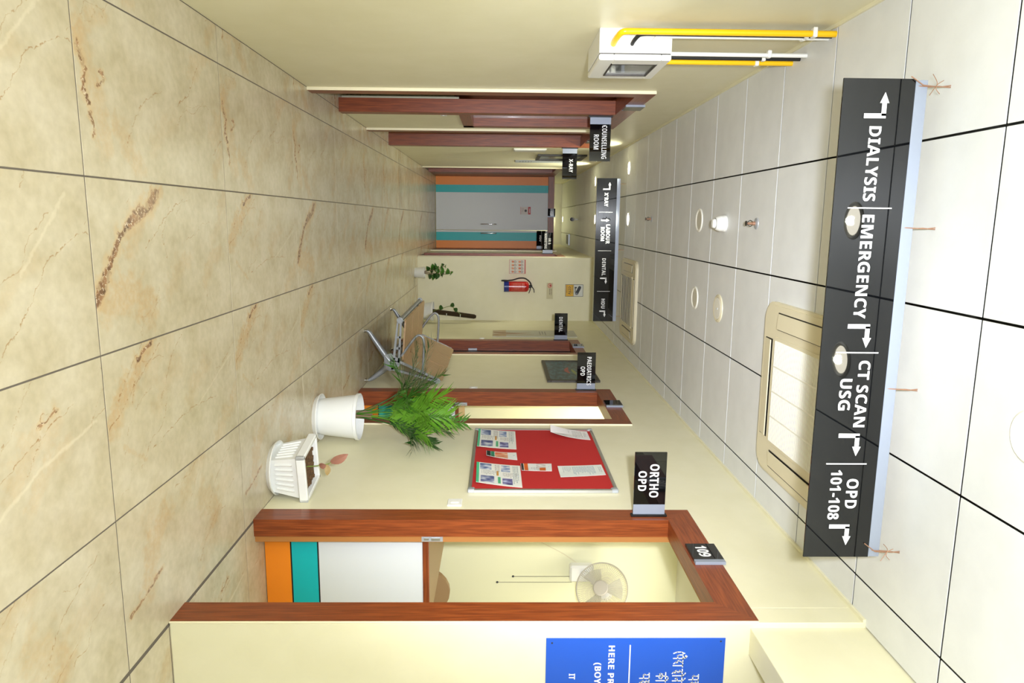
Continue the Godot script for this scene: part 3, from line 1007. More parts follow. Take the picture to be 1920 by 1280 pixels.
func build_ceiling_fittings() -> void:
	downlight("lit round downlight before the near direction sign, on the CT scan side", 0.61, 1.95, true, 0.066, 1.2)
	downlight("lit round downlight before the near direction sign, on the emergency side", -0.01, 1.95, true, 0.066, 0.8)
	downlight("unlit round downlight between smoke detector and far direction sign", -0.01, 5.54, false, 0.075)
	downlight("unlit round downlight beside the white ceiling loudspeaker", 0.596, 5.55, false, 0.075)
	downlight("lit round downlight near the left wall before the far direction sign", -0.627, 8.69, true, 0.075, 1.2)
	downlight("lit round downlight in line with the sprinklers before the far direction sign", -0.02, 8.64, true, 0.075, 1.2)
	downlight("lit round downlight near the left wall behind the far direction sign", -0.629, 11.72, true, 0.075, 1.2)
	downlight("lit round downlight in line with the sprinklers behind the far direction sign", -0.021, 11.66, true, 0.075, 1.2)
	downlight("lit round downlight above the striped end door", -0.025, 17.7, true, 0.075, 1.2)
	sprinkler(0.008, 4.3, "metal fire sprinkler between smoke detector and near direction sign")
	sprinkler(-0.022, 7.3, "metal fire sprinkler before the far direction sign")
	var t := thing("ceiling_loudspeaker", "round white loudspeaker with beige rim in the ceiling tiles", "loudspeaker", V(0.605, H, 4.94))
	obj("rim", lathe(mb(), V(0.605, H, 4.94), Vector3.DOWN, [Vector2(0.1, 0), Vector2(0.098, 0.006), Vector2(0.086, 0.012), Vector2(0.076, 0.01)], 32), M.ivory, t)
	obj("grille", lathe(mb(), V(0.605, H, 4.94), Vector3.DOWN, [Vector2(0.077, 0.008), Vector2(0.074, 0.011), Vector2(0.0001, 0.013)], 32), M.lamp_white, t)
	obj("badge", box(0.6, 0.61, H - 0.016, H - 0.0125, 4.92, 4.93), M.silver, t)
	var s := thing("smoke_detector", "white domed smoke detector hanging from a ceiling tile", "detector", V(0.012, H, 4.9))
	obj("base", lathe(mb(), V(0.012, H, 4.9), Vector3.DOWN, [Vector2(0.056, 0), Vector2(0.057, 0.014), Vector2(0.052, 0.018)], 28), M.white_plastic, s)
	obj("cover", lathe(mb(), V(0.012, H, 4.9), Vector3.DOWN, [Vector2(0.054, 0.016), Vector2(0.054, 0.036), Vector2(0.05, 0.05), Vector2(0.043, 0.066), Vector2(0.036, 0.07)], 28), M.white_plastic, s)
	obj("cap", lathe(mb(), V(0.012, H, 4.9), Vector3.DOWN, [Vector2(0.033, 0.066), Vector2(0.033, 0.08), Vector2(0.026, 0.092), Vector2(0.0001, 0.096)], 24), M.white_plastic, s)
	obj("slot", lathe(mb(), V(0.012, H, 4.9), Vector3.DOWN, [Vector2(0.035, 0.0672), Vector2(0.0345, 0.0715)], 24), M.screw, s)
	var cm := thing("bullet_camera", "white bullet security camera under the far ceiling", "camera", V(-0.02, H, 14.3))
	var p := V(-0.02, H - 0.1, 14.22)
	obj("mount", tube(mb(), [V(-0.02, H, 14.3), V(-0.02, H - 0.06, 14.3), V(-0.02, H - 0.1, 14.27)], 0.016, 8), M.white_plastic, cm)
	obj("body", lathe(mb(), p + Vector3(0, 0, -0.1), Vector3(0, -0.2, 1), [Vector2(0.0001, 0), Vector2(0.042, 0), Vector2(0.042, 0.16), Vector2(0.036, 0.162)], 20), M.white_plastic, cm)
	obj("lens", lathe(mb(), p + Vector3(0, 0, -0.1), Vector3(0, -0.2, 1), [Vector2(0.037, 0.15), Vector2(0.03, 0.156), Vector2(0.0001, 0.158)], 20), M.black, cm)
	var v := thing("ceiling_vent", "small pale vent panel in the ceiling past the end door", "vent", V(0.42, H, 16.1))
	obj("frame", box(0.3, 0.55, H - 0.03, H, 15.85, 16.4, 0.004), M.silver, v)
	for i in 4:
		obj("slat", box(0.32, 0.53, H - 0.036, H - 0.03, 15.92 + i * 0.12, 15.97 + i * 0.12), M.screw, v)

# ---------------------------------------------------------------- ceiling cassettes
func cassette(label: String, cx: float, cd: float, size: float, open_grille: bool) -> void:
	var t := thing("cassette_air_conditioner", label, "air conditioner", V(cx, H, cd), "ceiling cassette air conditioners")
	var c := V(cx, H, cd)
	var ux := Vector3.RIGHT
	var uy := Vector3(0, 0, -1)
	obj("panel", prism(mb(), rounded(size, size, 0.1, 6), c, ux, uy, Vector3(0, -0.022, 0)), M.ivory, t)
	var s := size
	# raised middle field that leaves the four corner caps lower
	obj("inner_panel", prism(mb(), rounded(s - 0.03, s - 0.03, 0.09, 6), c + Vector3(0, -0.022, 0), ux, uy, Vector3(0, -0.008, 0)), M.ivory, t)
	var y := H - 0.03
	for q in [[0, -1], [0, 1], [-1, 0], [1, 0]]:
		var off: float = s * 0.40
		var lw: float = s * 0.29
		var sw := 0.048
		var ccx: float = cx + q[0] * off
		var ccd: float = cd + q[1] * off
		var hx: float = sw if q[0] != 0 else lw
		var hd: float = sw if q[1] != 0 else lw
		obj("slot_shade", box(ccx - hx, ccx + hx, y - 0.002, y + 0.001, ccd - hd, ccd + hd), M.black, t)  # flat black strip, shade of the slot put into its colour
		var tilt := 0.25
		var az := Vector3(0, 0, -hd + 0.006)
		var axv := Vector3(hx - 0.006, 0, 0)
		var ctr := V(ccx, y - 0.006, ccd)
		if q[0] != 0:
			axv = Vector3(hx - 0.006, 0, 0).rotated(Vector3.BACK, tilt * 0.3 * q[0])
		else:
			az = az.rotated(Vector3.RIGHT, tilt * 0.3 * q[1])
		var st := mb()
		obox(st, ctr, axv, Vector3(0, 0.003, 0), az, 0.002)
		obj("louvre", st, M.ivory, t)
	var gs := s * 0.29
	obj("grille_frame", box(cx - gs - 0.02, cx + gs + 0.02, y - 0.008, y, cd - gs - 0.02, cd + gs + 0.02, 0.003), M.ivory, t)
	obj("intake", box(cx - gs, cx + gs, y - 0.0085, y - 0.0075, cd - gs, cd + gs), M.black if open_grille else M.grille, t)  # open grille: black sheet painted as the shade behind the slats
	if open_grille:
		for i in 6:
			var dd := cd - gs + (i + 0.5) * gs * 2 / 6
			obj("grille_slat", box(cx - gs, cx + gs, y - 0.012, y - 0.009, dd - 0.014, dd + 0.012, 0.001), M.ivory, t)
	else:
		for i in 44:
			var dd := cd - gs + (i + 0.5) * gs * 2 / 44
			obj("grille_slat", box(cx - gs, cx + gs, y - 0.0135, y - 0.0085, dd - 0.0034, dd + 0.0034), M.grille, t)
		for i in 3:
			var xx := cx - gs + (i + 1) * gs * 2 / 4
			obj("grille_bar", box(xx - 0.004, xx + 0.004, y - 0.0145, y - 0.0085, cd - gs, cd + gs), M.grille, t)

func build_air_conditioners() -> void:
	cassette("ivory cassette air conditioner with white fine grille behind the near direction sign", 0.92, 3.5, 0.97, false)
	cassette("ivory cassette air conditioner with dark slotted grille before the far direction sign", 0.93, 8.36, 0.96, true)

# ---------------------------------------------------------------- box with pipes on the left wall
func pipe(label: String, m: Material, pts: Array, r: float, clamp_h: float) -> void:
	var t := thing("pipe", label, "pipe", pts[-1], "gas pipes from the ceiling to the white wall box")
	obj("tube", tube(mb(), pts, r, 10), m, t)
	var p: Vector3 = pts[0]
	var c := Vector3(p.x, clamp_h, p.z)
	obj("clamp", box(p.x - r - 0.012, p.x + r + 0.003, clamp_h - 0.01, clamp_h + 0.01, -p.z - r - 0.004, -p.z + r + 0.004, 0.003), M.white_plastic, t, "white clip")

func build_meter_box() -> void:
	var d0 := 3.55
	var d1 := 4.0
	var h0 := 1.83
	var h1 := 2.178
	var t := thing("wall_alarm_box", "white metal wall box with glazed front and pipes on the left wall", "wall box", V(LW, h0, (d0 + d1) / 2))
	obj("housing", box(LW, -0.792, h0, h1, d0, d1, 0.003), M.white_plastic, t)
	obj("seam", box(LW + 0.01, -0.788, h0 + 0.004, h1 - 0.004, d0 + 0.004, d1 - 0.004), M.screw, t)
	var st := mb()                                              # lid as a frame round the window
	var a := -0.788
	var b := -0.76
	bx(st, a, b, h0, h0 + 0.075, d0, d1, 0.006)
	bx(st, a, b, h1 - 0.05, h1, d0, d1, 0.006)
	bx(st, a, b, h0 + 0.07, h1 - 0.045, d0, d0 + 0.1, 0.006)
	bx(st, a, b, h0 + 0.07, h1 - 0.045, d1 - 0.075, d1, 0.006)
	var lid := obj("lid", st, M.white_plastic, t)
	obj("back_plate", box(-0.7885, -0.786, h0 + 0.07, h1 - 0.045, d0 + 0.09, d1 - 0.07), mat(120, 122, 120, 0.5), t)
	obj("pane", box(-0.768, -0.766, h0 + 0.07, h1 - 0.045, d0 + 0.09, d1 - 0.07), M.glass, lid)
	st = mb()
	for q in [[h0 + 0.072, h0 + 0.08, d0 + 0.098, d1 - 0.073], [h1 - 0.056, h1 - 0.048, d0 + 0.098, d1 - 0.073]]:
		bx(st, -0.768, -0.758, q[0], q[1], q[2], q[3], 0.001)
	for q in [[h0 + 0.072, h1 - 0.048, d0 + 0.098, d0 + 0.104], [h0 + 0.072, h1 - 0.048, d1 - 0.079, d1 - 0.073]]:
		bx(st, -0.768, -0.758, q[0], q[1], q[2], q[3], 0.001)
	obj("gasket", st, M.screw, lid, "dark window gasket")
	for q in [[1.93, 3.86], [1.93, 3.78], [2.03, 3.74]]:
		obj("gauge", lathe(mb(), V(-0.786, q[0], q[1]), Vector3.RIGHT, [Vector2(0.03, 0), Vector2(0.03, 0.01), Vector2(0.025, 0.012), Vector2(0.0001, 0.011)], 18), M.silver, t)
	obj("terminal_block", box(-0.786, -0.776, 1.97, 2.0, 3.7, 3.88, 0.002), M.black, t)
	var hx := -0.862
	var specs := [["yellow pipe bending into the near side of the white wall box", "yellow", 3.437, 1.9, 0.0145], ["black pipe between yellow and white pipes at the near side of the wall box", "black_rubber", 3.478, 1.99, 0.0095], ["white pipe bending into the near side of the white wall box", "white_plastic", 3.515, 2.085, 0.0105]]
	var clamps := [2.81, 2.79, 2.79]
	for i in 3:
		var q: Array = specs[i]
		var d: float = q[2]
		var e: float = q[3]
		var pts := [V(hx, H, d), V(hx, e + 0.06, d)] + smooth_path([V(hx, e + 0.05, d), V(hx + 0.004, e + 0.018, d + 0.006), V(hx + 0.02, e, d + (d0 - d) * 0.6), V(hx + 0.03, e - 0.004, d0 + 0.005)])
		pipe(q[0], M[q[1]], pts, q[4], clamps[i])
	var tops := [["white pipe rising from the top of the white wall box", "white_plastic", 3.75, 0.0105, 2.72], ["black pipe rising from the top of the white wall box", "black_rubber", 3.83, 0.0095, 2.72], ["yellow pipe rising from the top of the white wall box", "yellow", 3.93, 0.0135, 2.72]]
	for q in tops:
		pipe(q[0], M[q[1]], [V(-0.835, H, q[2]), V(-0.835, h1 - 0.002, q[2])], q[3], q[4])

# ---------------------------------------------------------------- notice board
func newsletter(seed_: int) -> Image:
	var rng := RandomNumberGenerator.new()
	rng.seed = seed_
	var im := blank(200, 150, Color8(236, 236, 230))
	rect(im, 0, 0.94, 1, 0.06, Color8(70, 190, 140))
	picture(im, 0.03, 0.66, 0.28, 0.26, Color8(70, 90, 140), Color8(220, 225, 235), seed_)
	picture(im, 0.6, 0.6, 0.34, 0.3, Color8(60, 70, 130), Color8(225, 230, 235), seed_ + 1)
	picture(im, 0.66, 0.2, 0.28, 0.22, Color8(70, 60, 120), Color8(190, 200, 230), seed_ + 2)
	picture(im, 0.05, 0.24, 0.3, 0.2, Color8(80, 110, 170), Color8(225, 225, 230), seed_ + 3)
	rect(im, 0.34, 0.5, 0.22, 0.05, Color8(206, 148, 60))
	rect(im, 0.62, 0.46, 0.3, 0.06, Color8(84, 178, 130))
	text_bars(im, 0.34, 0.6, 0.22, 0.3, 9, Color8(150, 150, 150), rng)
	text_bars(im, 0.05, 0.48, 0.5, 0.12, 4, Color8(150, 140, 140), rng)
	text_bars(im, 0.4, 0.1, 0.24, 0.32, 10, Color8(160, 150, 150), rng)
	text_bars(im, 0.05, 0.06, 0.85, 0.14, 4, Color8(120, 140, 150), rng)
	return im

func build_notice_board() -> void:
	var t := thing("notice_board", "red felt notice board in an aluminium frame on the right wall", "notice board", V(RW, 1.17, 4.76))
	var x0 := RW - 0.02
	var d0 := 4.12
	var d1 := 5.42
	var h0 := 1.172
	var h1 := 2.102
	obj("felt", box(x0 + 0.006, RW, h0 + 0.01, h1 - 0.01, d0 + 0.01, d1 - 0.01), M.red_felt, t)
	obj("frame_rail", box(x0 - 0.002, RW, h0, h0 + 0.022, d0, d1, 0.003), M.aluminium, t)
	obj("frame_rail", box(x0 - 0.002, RW, h1 - 0.022, h1, d0, d1, 0.003), M.aluminium, t)
	obj("frame_rail", box(x0 - 0.002, RW, h0 + 0.022, h1 - 0.022, d0, d0 + 0.024, 0.003), M.aluminium, t)
	obj("frame_rail", box(x0 - 0.002, RW, h0 + 0.022, h1 - 0.022, d1 - 0.024, d1, 0.003), M.aluminium, t)
	for a in [d0, d1 - 0.04]:
		for b in [h0, h1 - 0.04]:
			obj("corner_cap", box(x0 - 0.005, RW, b - 0.002, b + 0.042, a - 0.002, a + 0.042, 0.006), M.silver, t, "grey plastic corner cap")
	# sheets hang on the felt: positions (height, distance) of the corners, read from the far side to the near side
	var f := x0 + 0.0055
	var th := Vector3(-0.0015, 0, 0)
	var rng := RandomNumberGenerator.new()
	rng.seed = 5
	var letter := blank(160, 220, Color8(238, 234, 236))
	text_bars(letter, 0.2, 0.08, 0.6, 0.06, 2, Color8(110, 110, 110), rng)
	text_bars(letter, 0.12, 0.18, 0.76, 0.26, 9, Color8(130, 130, 130), rng)
	text_bars(letter, 0.12, 0.5, 0.3, 0.04, 2, Color8(120, 120, 120), rng)
	var notice := blank(160, 220, Color8(226, 230, 226))
	text_bars(notice, 0.2, 0.05, 0.6, 0.08, 2, Color8(150, 150, 160), rng)
	text_bars(notice, 0.1, 0.2, 0.8, 0.5, 16, Color8(112, 142, 172), rng)
	text_bars(notice, 0.1, 0.72, 0.5, 0.2, 6, Color8(150, 165, 175), rng)
	var flyer := blank(140, 120, Color8(230, 232, 230))
	rect(flyer, 0, 0.86, 1, 0.14, Color8(30, 40, 36))
	rect(flyer, 0, 0.74, 1, 0.12, Color8(40, 120, 90))
	picture(flyer, 0.05, 0.3, 0.9, 0.42, Color8(206, 96, 60), Color8(232, 200, 170), 3)
	var leaflet := blank(160, 120, Color8(230, 230, 228))
	rect(leaflet, 0, 0.92, 1, 0.08, Color8(40, 40, 44))
	rect(leaflet, 0, 0.78, 1, 0.13, Color8(214, 96, 30))
	picture(leaflet, 0, 0.2, 1.0, 0.3, Color8(190, 180, 176), Color8(240, 240, 240), 8)
	rect(leaflet, 0.55, 0.2, 0.4, 0.2, Color8(206, 100, 40))
	text_bars(leaflet, 0.5, 0.5, 0.4, 0.2, 4, Color8(150, 150, 150), rng)
	var specs := [
		["colourful newsletter page at the lower far corner of the red board", newsletter(51), [1.2, 5.39], [1.2, 4.955], [1.49, 4.92], [1.49, 5.36], 0.012],
		["colourful newsletter page at the lower near corner of the red board", newsletter(61), [1.211, 4.61], [1.218, 4.235], [1.51, 4.175], [1.506, 4.57], 0.014],
		["small green and orange flyer between the two newsletter pages", flyer, [1.273, 4.832], [1.275, 4.73], [1.491, 4.688], [1.487, 4.846], 0.02],
		["small orange and white leaflet above the near newsletter page", leaflet, [1.511, 4.602], [1.514, 4.468], [1.716, 4.47], [1.723, 4.615], 0.006],
		["white typed letter lifting off the upper far corner of the red board", letter, [1.768, 5.385], [1.758, 5.19], [2.059, 5.15], [2.056, 5.37], 0.05],
		["pale blue printed notice at the upper near corner of the red board", notice, [1.759, 4.552], [1.763, 4.344], [2.066, 4.404], [2.062, 4.597], 0.006]]
	for s in specs:
		var o := thing("pinned_paper", s[0], "paper", V(f, s[2][0], (s[2][1] + s[3][1]) / 2), "papers pinned on the red notice board")
		var c := []
		for k in 4:
			c.append(V(f, s[2 + k][0], s[2 + k][1]))
		sheet("page", o, c[0], c[1], c[2], c[3], th, printed(s[1]), s[6])
		var mid: Vector3 = (c[2] + c[3]) / 2 - Vector3(0, 0.02, 0)
		obj("pin", lathe(mb(), mid + th, Vector3.LEFT, [Vector2(0.004, 0), Vector2(0.004, 0.004), Vector2(0.0001, 0.005)], 10), M.silver, o)

# ---------------------------------------------------------------- things on the walls
func wall_switch(label: String, x: float, side: float, h0: float, h1: float, d0: float, d1: float) -> void:
	var t := thing("wall_switch", label, "switch", V(x, h0, (d0 + d1) / 2), "white wall switches")
	var f := x - side * 0.01
	obj("plate", box(minf(x, f), maxf(x, f), h0, h1, d0, d1, 0.003), M.switch, t)
	var g := f - side * 0.004
	obj("rocker", box(minf(g, f), maxf(g, f), h0 + 0.02, h1 - 0.02, (d0 + d1) / 2 - 0.015, (d0 + d1) / 2 + 0.015, 0.002), M.switch, t)

func ribbon(st: SurfaceTool, pts: Array, w: float, o: Vector3, ex: Vector3) -> void:
	for i in pts.size() - 1:
		var a: Vector2 = pts[i]
		var b: Vector2 = pts[i + 1]
		var e := (b - a).normalized() * w / 2
		var n := Vector2(-e.y, e.x)
		prism(st, PackedVector2Array([a - n - e, b - n + e, b + n + e, a + n - e]), o, Vector3.RIGHT, Vector3.UP, ex)

# hand-drawn strokes for the Devanagari letters that can be seen: head line at y = 1
const GLYPHS := {
	"ya": [0.72, [[[0, 1], [0.72, 1]], [[0.58, 1], [0.58, 0]], [[0.12, 0.95], [0.22, 0.72], [0.1, 0.52], [0.22, 0.38], [0.58, 0.42]]]],
	"pa": [0.66, [[[0, 1], [0.66, 1]], [[0.52, 1], [0.52, 0]], [[0.12, 1], [0.12, 0.55], [0.25, 0.4], [0.52, 0.45]]]],
	"ai": [0.0, [[[-0.14, 1], [-0.3, 1.22], [-0.48, 1.3]], [[-0.14, 1], [-0.22, 1.3], [-0.38, 1.42]]]],
	"da": [0.56, [[[0, 1], [0.56, 1]], [[0.28, 1], [0.28, 0.8], [0.1, 0.62], [0.16, 0.42], [0.4, 0.45], [0.3, 0.25], [0.46, 0.05]]]],
	"aa": [0.28, [[[0, 1], [0.28, 1]], [[0.14, 1], [0.14, 0]]]],
	"ha": [0.6, [[[0, 1], [0.6, 1]], [[0.3, 1], [0.3, 0.82], [0.12, 0.72], [0.4, 0.58], [0.14, 0.4], [0.22, 0.22], [0.46, 0.3], [0.32, 0.08], [0.48, -0.06]]]],
	"o": [0.28, [[[0, 1], [0.28, 1]], [[0.14, 1], [0.14, 0]], [[0.14, 1], [0.0, 1.25], [-0.16, 1.34]]]],
	"na": [0.6, [[[0, 1], [0.6, 1]], [[0.46, 1], [0.46, 0]], [[0.46, 0.5], [0.2, 0.5], [0.1, 0.38], [0.22, 0.3]]]],
	"e": [0.0, [[[-0.14, 1], [-0.28, 1.24], [-0.44, 1.34]]]],
	"ka": [0.8, [[[0, 1], [0.8, 1]], [[0.4, 1], [0.4, 0]], [[0.4, 0.62], [0.18, 0.7], [0.1, 0.45], [0.24, 0.32], [0.4, 0.5]], [[0.4, 0.6], [0.66, 0.68], [0.72, 0.42], [0.58, 0.3]]]],
	"ii": [0.28, [[[0, 1], [0.28, 1]], [[0.14, 1], [0.14, 0]], [[0.14, 1], [-0.02, 1.28], [-0.28, 1.26], [-0.4, 1.0]]]],
	"paren": [0.3, [[[0.24, 1.15], [0.08, 0.8], [0.08, 0.35], [0.24, 0]]]],
	"gap": [0.3, []]}

func devanagari(parent: Node3D, letters: Array, x: float, h: float, size: float, d: float) -> void:
	var st := mb()
	for g in letters:
		var q: Array = GLYPHS[g]
		for s in q[1]:
			var pts := []
			for p in s:
				pts.append(Vector2(x + p[0] * size, h + p[1] * size))
			ribbon(st, pts, size * 0.11, V(0, 0, d), Vector3(0, 0, 0.001))
		x += q[0] * size
	obj("lettering", st, M.letter, parent)

func build_wall_things() -> void:
	wall_switch("white wall switch beside the orthopaedic door under the red board", RW, 1, 1.06, 1.145, 3.915, 4.01)
	wall_switch("white wall switch past the paediatrics door under the painting", RW, 1, 1.065, 1.145, 6.82, 6.9)
	wall_switch("white wall switch past the dental door", RW, 1, 1.08, 1.15, 9.8, 9.88)
	wall_switch("small white wall switch under the counselling room window", LW, -1, 0.83, 0.885, 6.38, 6.48)
	# blue notice on the wall that faces back
	var d := 2.7
	var t := thing("wall_notice", "blue bilingual notice with white lettering on the front wall", "sign", V(2.03, 1.565, d))
	obj("board", box(1.726, 2.34, 1.565, 2.322, d - 0.004, d, 0.001), M.blue_sign, t)
	for q in [[1.748, 1.59], [1.741, 2.302], [2.32, 1.59], [2.32, 2.302]]:
		obj("screw", lathe(mb(), V(q[0], q[1], d - 0.004), Vector3.BACK, [Vector2(0.004, 0), Vector2(0.0035, 0.001), Vector2(0.0001, 0.0015)], 10), M.screw, t)
	obj("divider", box(1.757, 2.31, 1.917, 1.922, d - 0.006, d - 0.004), M.letter, t)
	var z := d - 0.0045
	lettering("HERE PRE", t, V(1.862, 1.842, z), Vector3.RIGHT, 0.204, 0.026, M.letter)
	lettering("(BOY", t, V(1.888, 1.783, z), Vector3.RIGHT, 0.098, 0.033, M.letter)
	lettering("IT", t, V(1.903, 1.677, z), Vector3.RIGHT, 0.026, 0.026, M.letter)
	devanagari(t, ["paren", "pa", "ai", "da", "aa", "gap", "ha", "o", "na", "e"], 1.786, 2.105, 0.04, d - 0.005)
	devanagari(t, ["ya", "ha", "aa"], 1.895, 2.175, 0.04, d - 0.005)
	devanagari(t, ["ka", "ii"], 1.885, 2.035, 0.04, d - 0.005)
	devanagari(t, ["ya", "ha"], 1.888, 1.965, 0.04, d - 0.005)
	# painting
	var p := thing("painting", "dark teal abstract painting in a dark frame on the right wall", "painting", V(RW, 1.86, 7.67))
	var im := blank(240, 130, Color8(30, 60, 70))
	var f := FastNoiseLite.new()
	f.seed = 12
	f.frequency = 0.03
	for j in 130:
		for i in 240:
			var n := clampf(f.get_noise_2d(i, j * 2.2) + 0.5, 0, 1)
			var c := Color8(20, 44, 50).lerp(Color8(58, 110, 128), n)
			im.set_pixel(i, j, c)
	for k in 60:
		var a := k / 60.0
		disc(im, 0.35 + a * 0.3, 0.5 + 0.06 * sin(a * 3.0), 0.02 + 0.03 * sin(a * PI), Color8(170, 60, 56))
		disc(im, 0.45 + a * 0.28, 0.42 - 0.05 * a, 0.015 + 0.025 * sin(a * PI), Color8(140, 150, 70))
		disc(im, 0.62 + a * 0.3, 0.34 + 0.05 * a, 0.012, Color8(120, 170, 190))
	sheet("canvas", p, V(RW - 0.012, 1.9, 8.14), V(RW - 0.012, 1.9, 7.18), V(RW - 0.012, 2.37, 7.18), V(RW - 0.012, 2.37, 8.14), Vector3(-0.006, 0, 0), printed(im, 0.3))
	for q in [[1.86, 1.9, 7.13, 8.2], [2.37, 2.412, 7.13, 8.2], [1.9, 2.37, 7.13, 7.18], [1.9, 2.37, 8.14, 8.2]]:
		obj("frame_rail", box(RW - 0.024, RW, q[0], q[1], q[2], q[3], 0.003), mat(58, 52, 44, 0.4), p)
	# hand poster past the dental door
	var rng := RandomNumberGenerator.new()
	rng.seed = 9
	var po := thing("wall_poster", "tall grey poster with praying hands past the dental door", "poster", V(RW, 1.26, 10.28))
	var pm := blank(120, 250, Color8(196, 196, 184))
	picture(pm, 0.0, 0.84, 1.0, 0.16, Color8(206, 196, 176), Color8(186, 158, 120), 4)
	for k in 80:
		var a := k / 80.0
		disc(pm, 0.35 + 0.1 * sin(a * 3), 0.95 - a * 0.42, 0.035 * (1.1 - a), Color8(150, 110, 72))
		disc(pm, 0.68 - 0.1 * sin(a * 3), 0.95 - a * 0.45, 0.032 * (1.1 - a), Color8(168, 128, 88))
	text_bars(pm, 0.2, 0.36, 0.6, 0.1, 3, Color8(90, 90, 90), rng)
	text_bars(pm, 0.3, 0.08, 0.4, 0.04, 2, Color8(120, 120, 120), rng)
	sheet("print", po, V(RW, 1.26, 10.58), V(RW, 1.26, 9.99), V(RW, 2.485, 9.99), V(RW, 2.485, 10.58), Vector3(-0.008, 0, 0), printed(pm))
	# left wall, before the end
	var b1 := thing("wall_panel", "small white panel box on the left wall past the x-ray door", "panel box", V(LW, 1.52, 9.45))
	obj("case", box(LW, LW + 0.016, 1.53, 1.95, 9.35, 9.62, 0.003), M.white_plastic, b1)
	obj("lid", box(LW + 0.016, LW + 0.02, 1.545, 1.935, 9.365, 9.605, 0.002), M.switch, b1)
	var b2 := thing("picture_frame", "dark framed picture on the left wall behind the x-ray sign", "picture", V(LW, 1.88, 10.5))
	for q in [[1.88, 1.93, 10.12, 10.9], [2.52, 2.57, 10.12, 10.9], [1.93, 2.52, 10.12, 10.17], [1.93, 2.52, 10.85, 10.9]]:
		obj("frame_rail", box(LW, LW + 0.025, q[0], q[1], q[2], q[3], 0.003), mat(50, 46, 36, 0.4), b2)
	var gm := blank(60, 60, Color8(140, 142, 128))
	rect(gm, 0, 0.35, 1, 0.22, Color8(84, 84, 66))
	sheet("print", b2, V(LW, 1.92, 10.16), V(LW, 1.92, 10.86), V(LW, 2.53, 10.86), V(LW, 2.53, 10.16), Vector3(0.01, 0, 0), printed(gm, 0.2))
	var b3 := thing("wall_banner", "tall pale grey banner on the left wall before the end door", "poster", V(LW, 1.59, 11.3))
	var bm := blank(60, 200, Color8(186, 192, 198))
	text_bars(bm, 0.1, 0.72, 0.8, 0.24, 5, Color8(96, 96, 100), rng)
	text_bars(bm, 0.2, 0.1, 0.6, 0.3, 6, Color8(160, 166, 176), rng)
	sheet("print", b3, V(LW, 1.59, 11.15), V(LW, 1.59, 11.46), V(LW, 2.5, 11.46), V(LW, 2.5, 11.15), Vector3(0.012, 0, 0), printed(bm))
	var b4 := thing("door_notice", "small red and white notice on the white end door leaf", "notice", V(-0.19, 1.785, 15.07))
	var nm := blank(60, 84, Color8(226, 220, 216))
	rect(nm, 0, 0, 1, 0.25, Color8(196, 40, 44))
	rect(nm, 0.2, 0.08, 0.6, 0.08, Color8(236, 220, 220))
	disc(nm, 0.5, 0.48, 0.12, Color8(60, 50, 50))
	text_bars(nm, 0.15, 0.7, 0.7, 0.2, 3, Color8(170, 120, 120), rng)
	rect(nm, 0, 0.97, 1, 0.03, Color8(196, 40, 44))
	sheet("print", b4, V(-0.27, 1.785, 15.08), V(-0.115, 1.785, 15.08), V(-0.115, 2.0, 15.08), V(-0.27, 2.0, 15.08), Vector3(0, 0, 0.003), printed(nm))

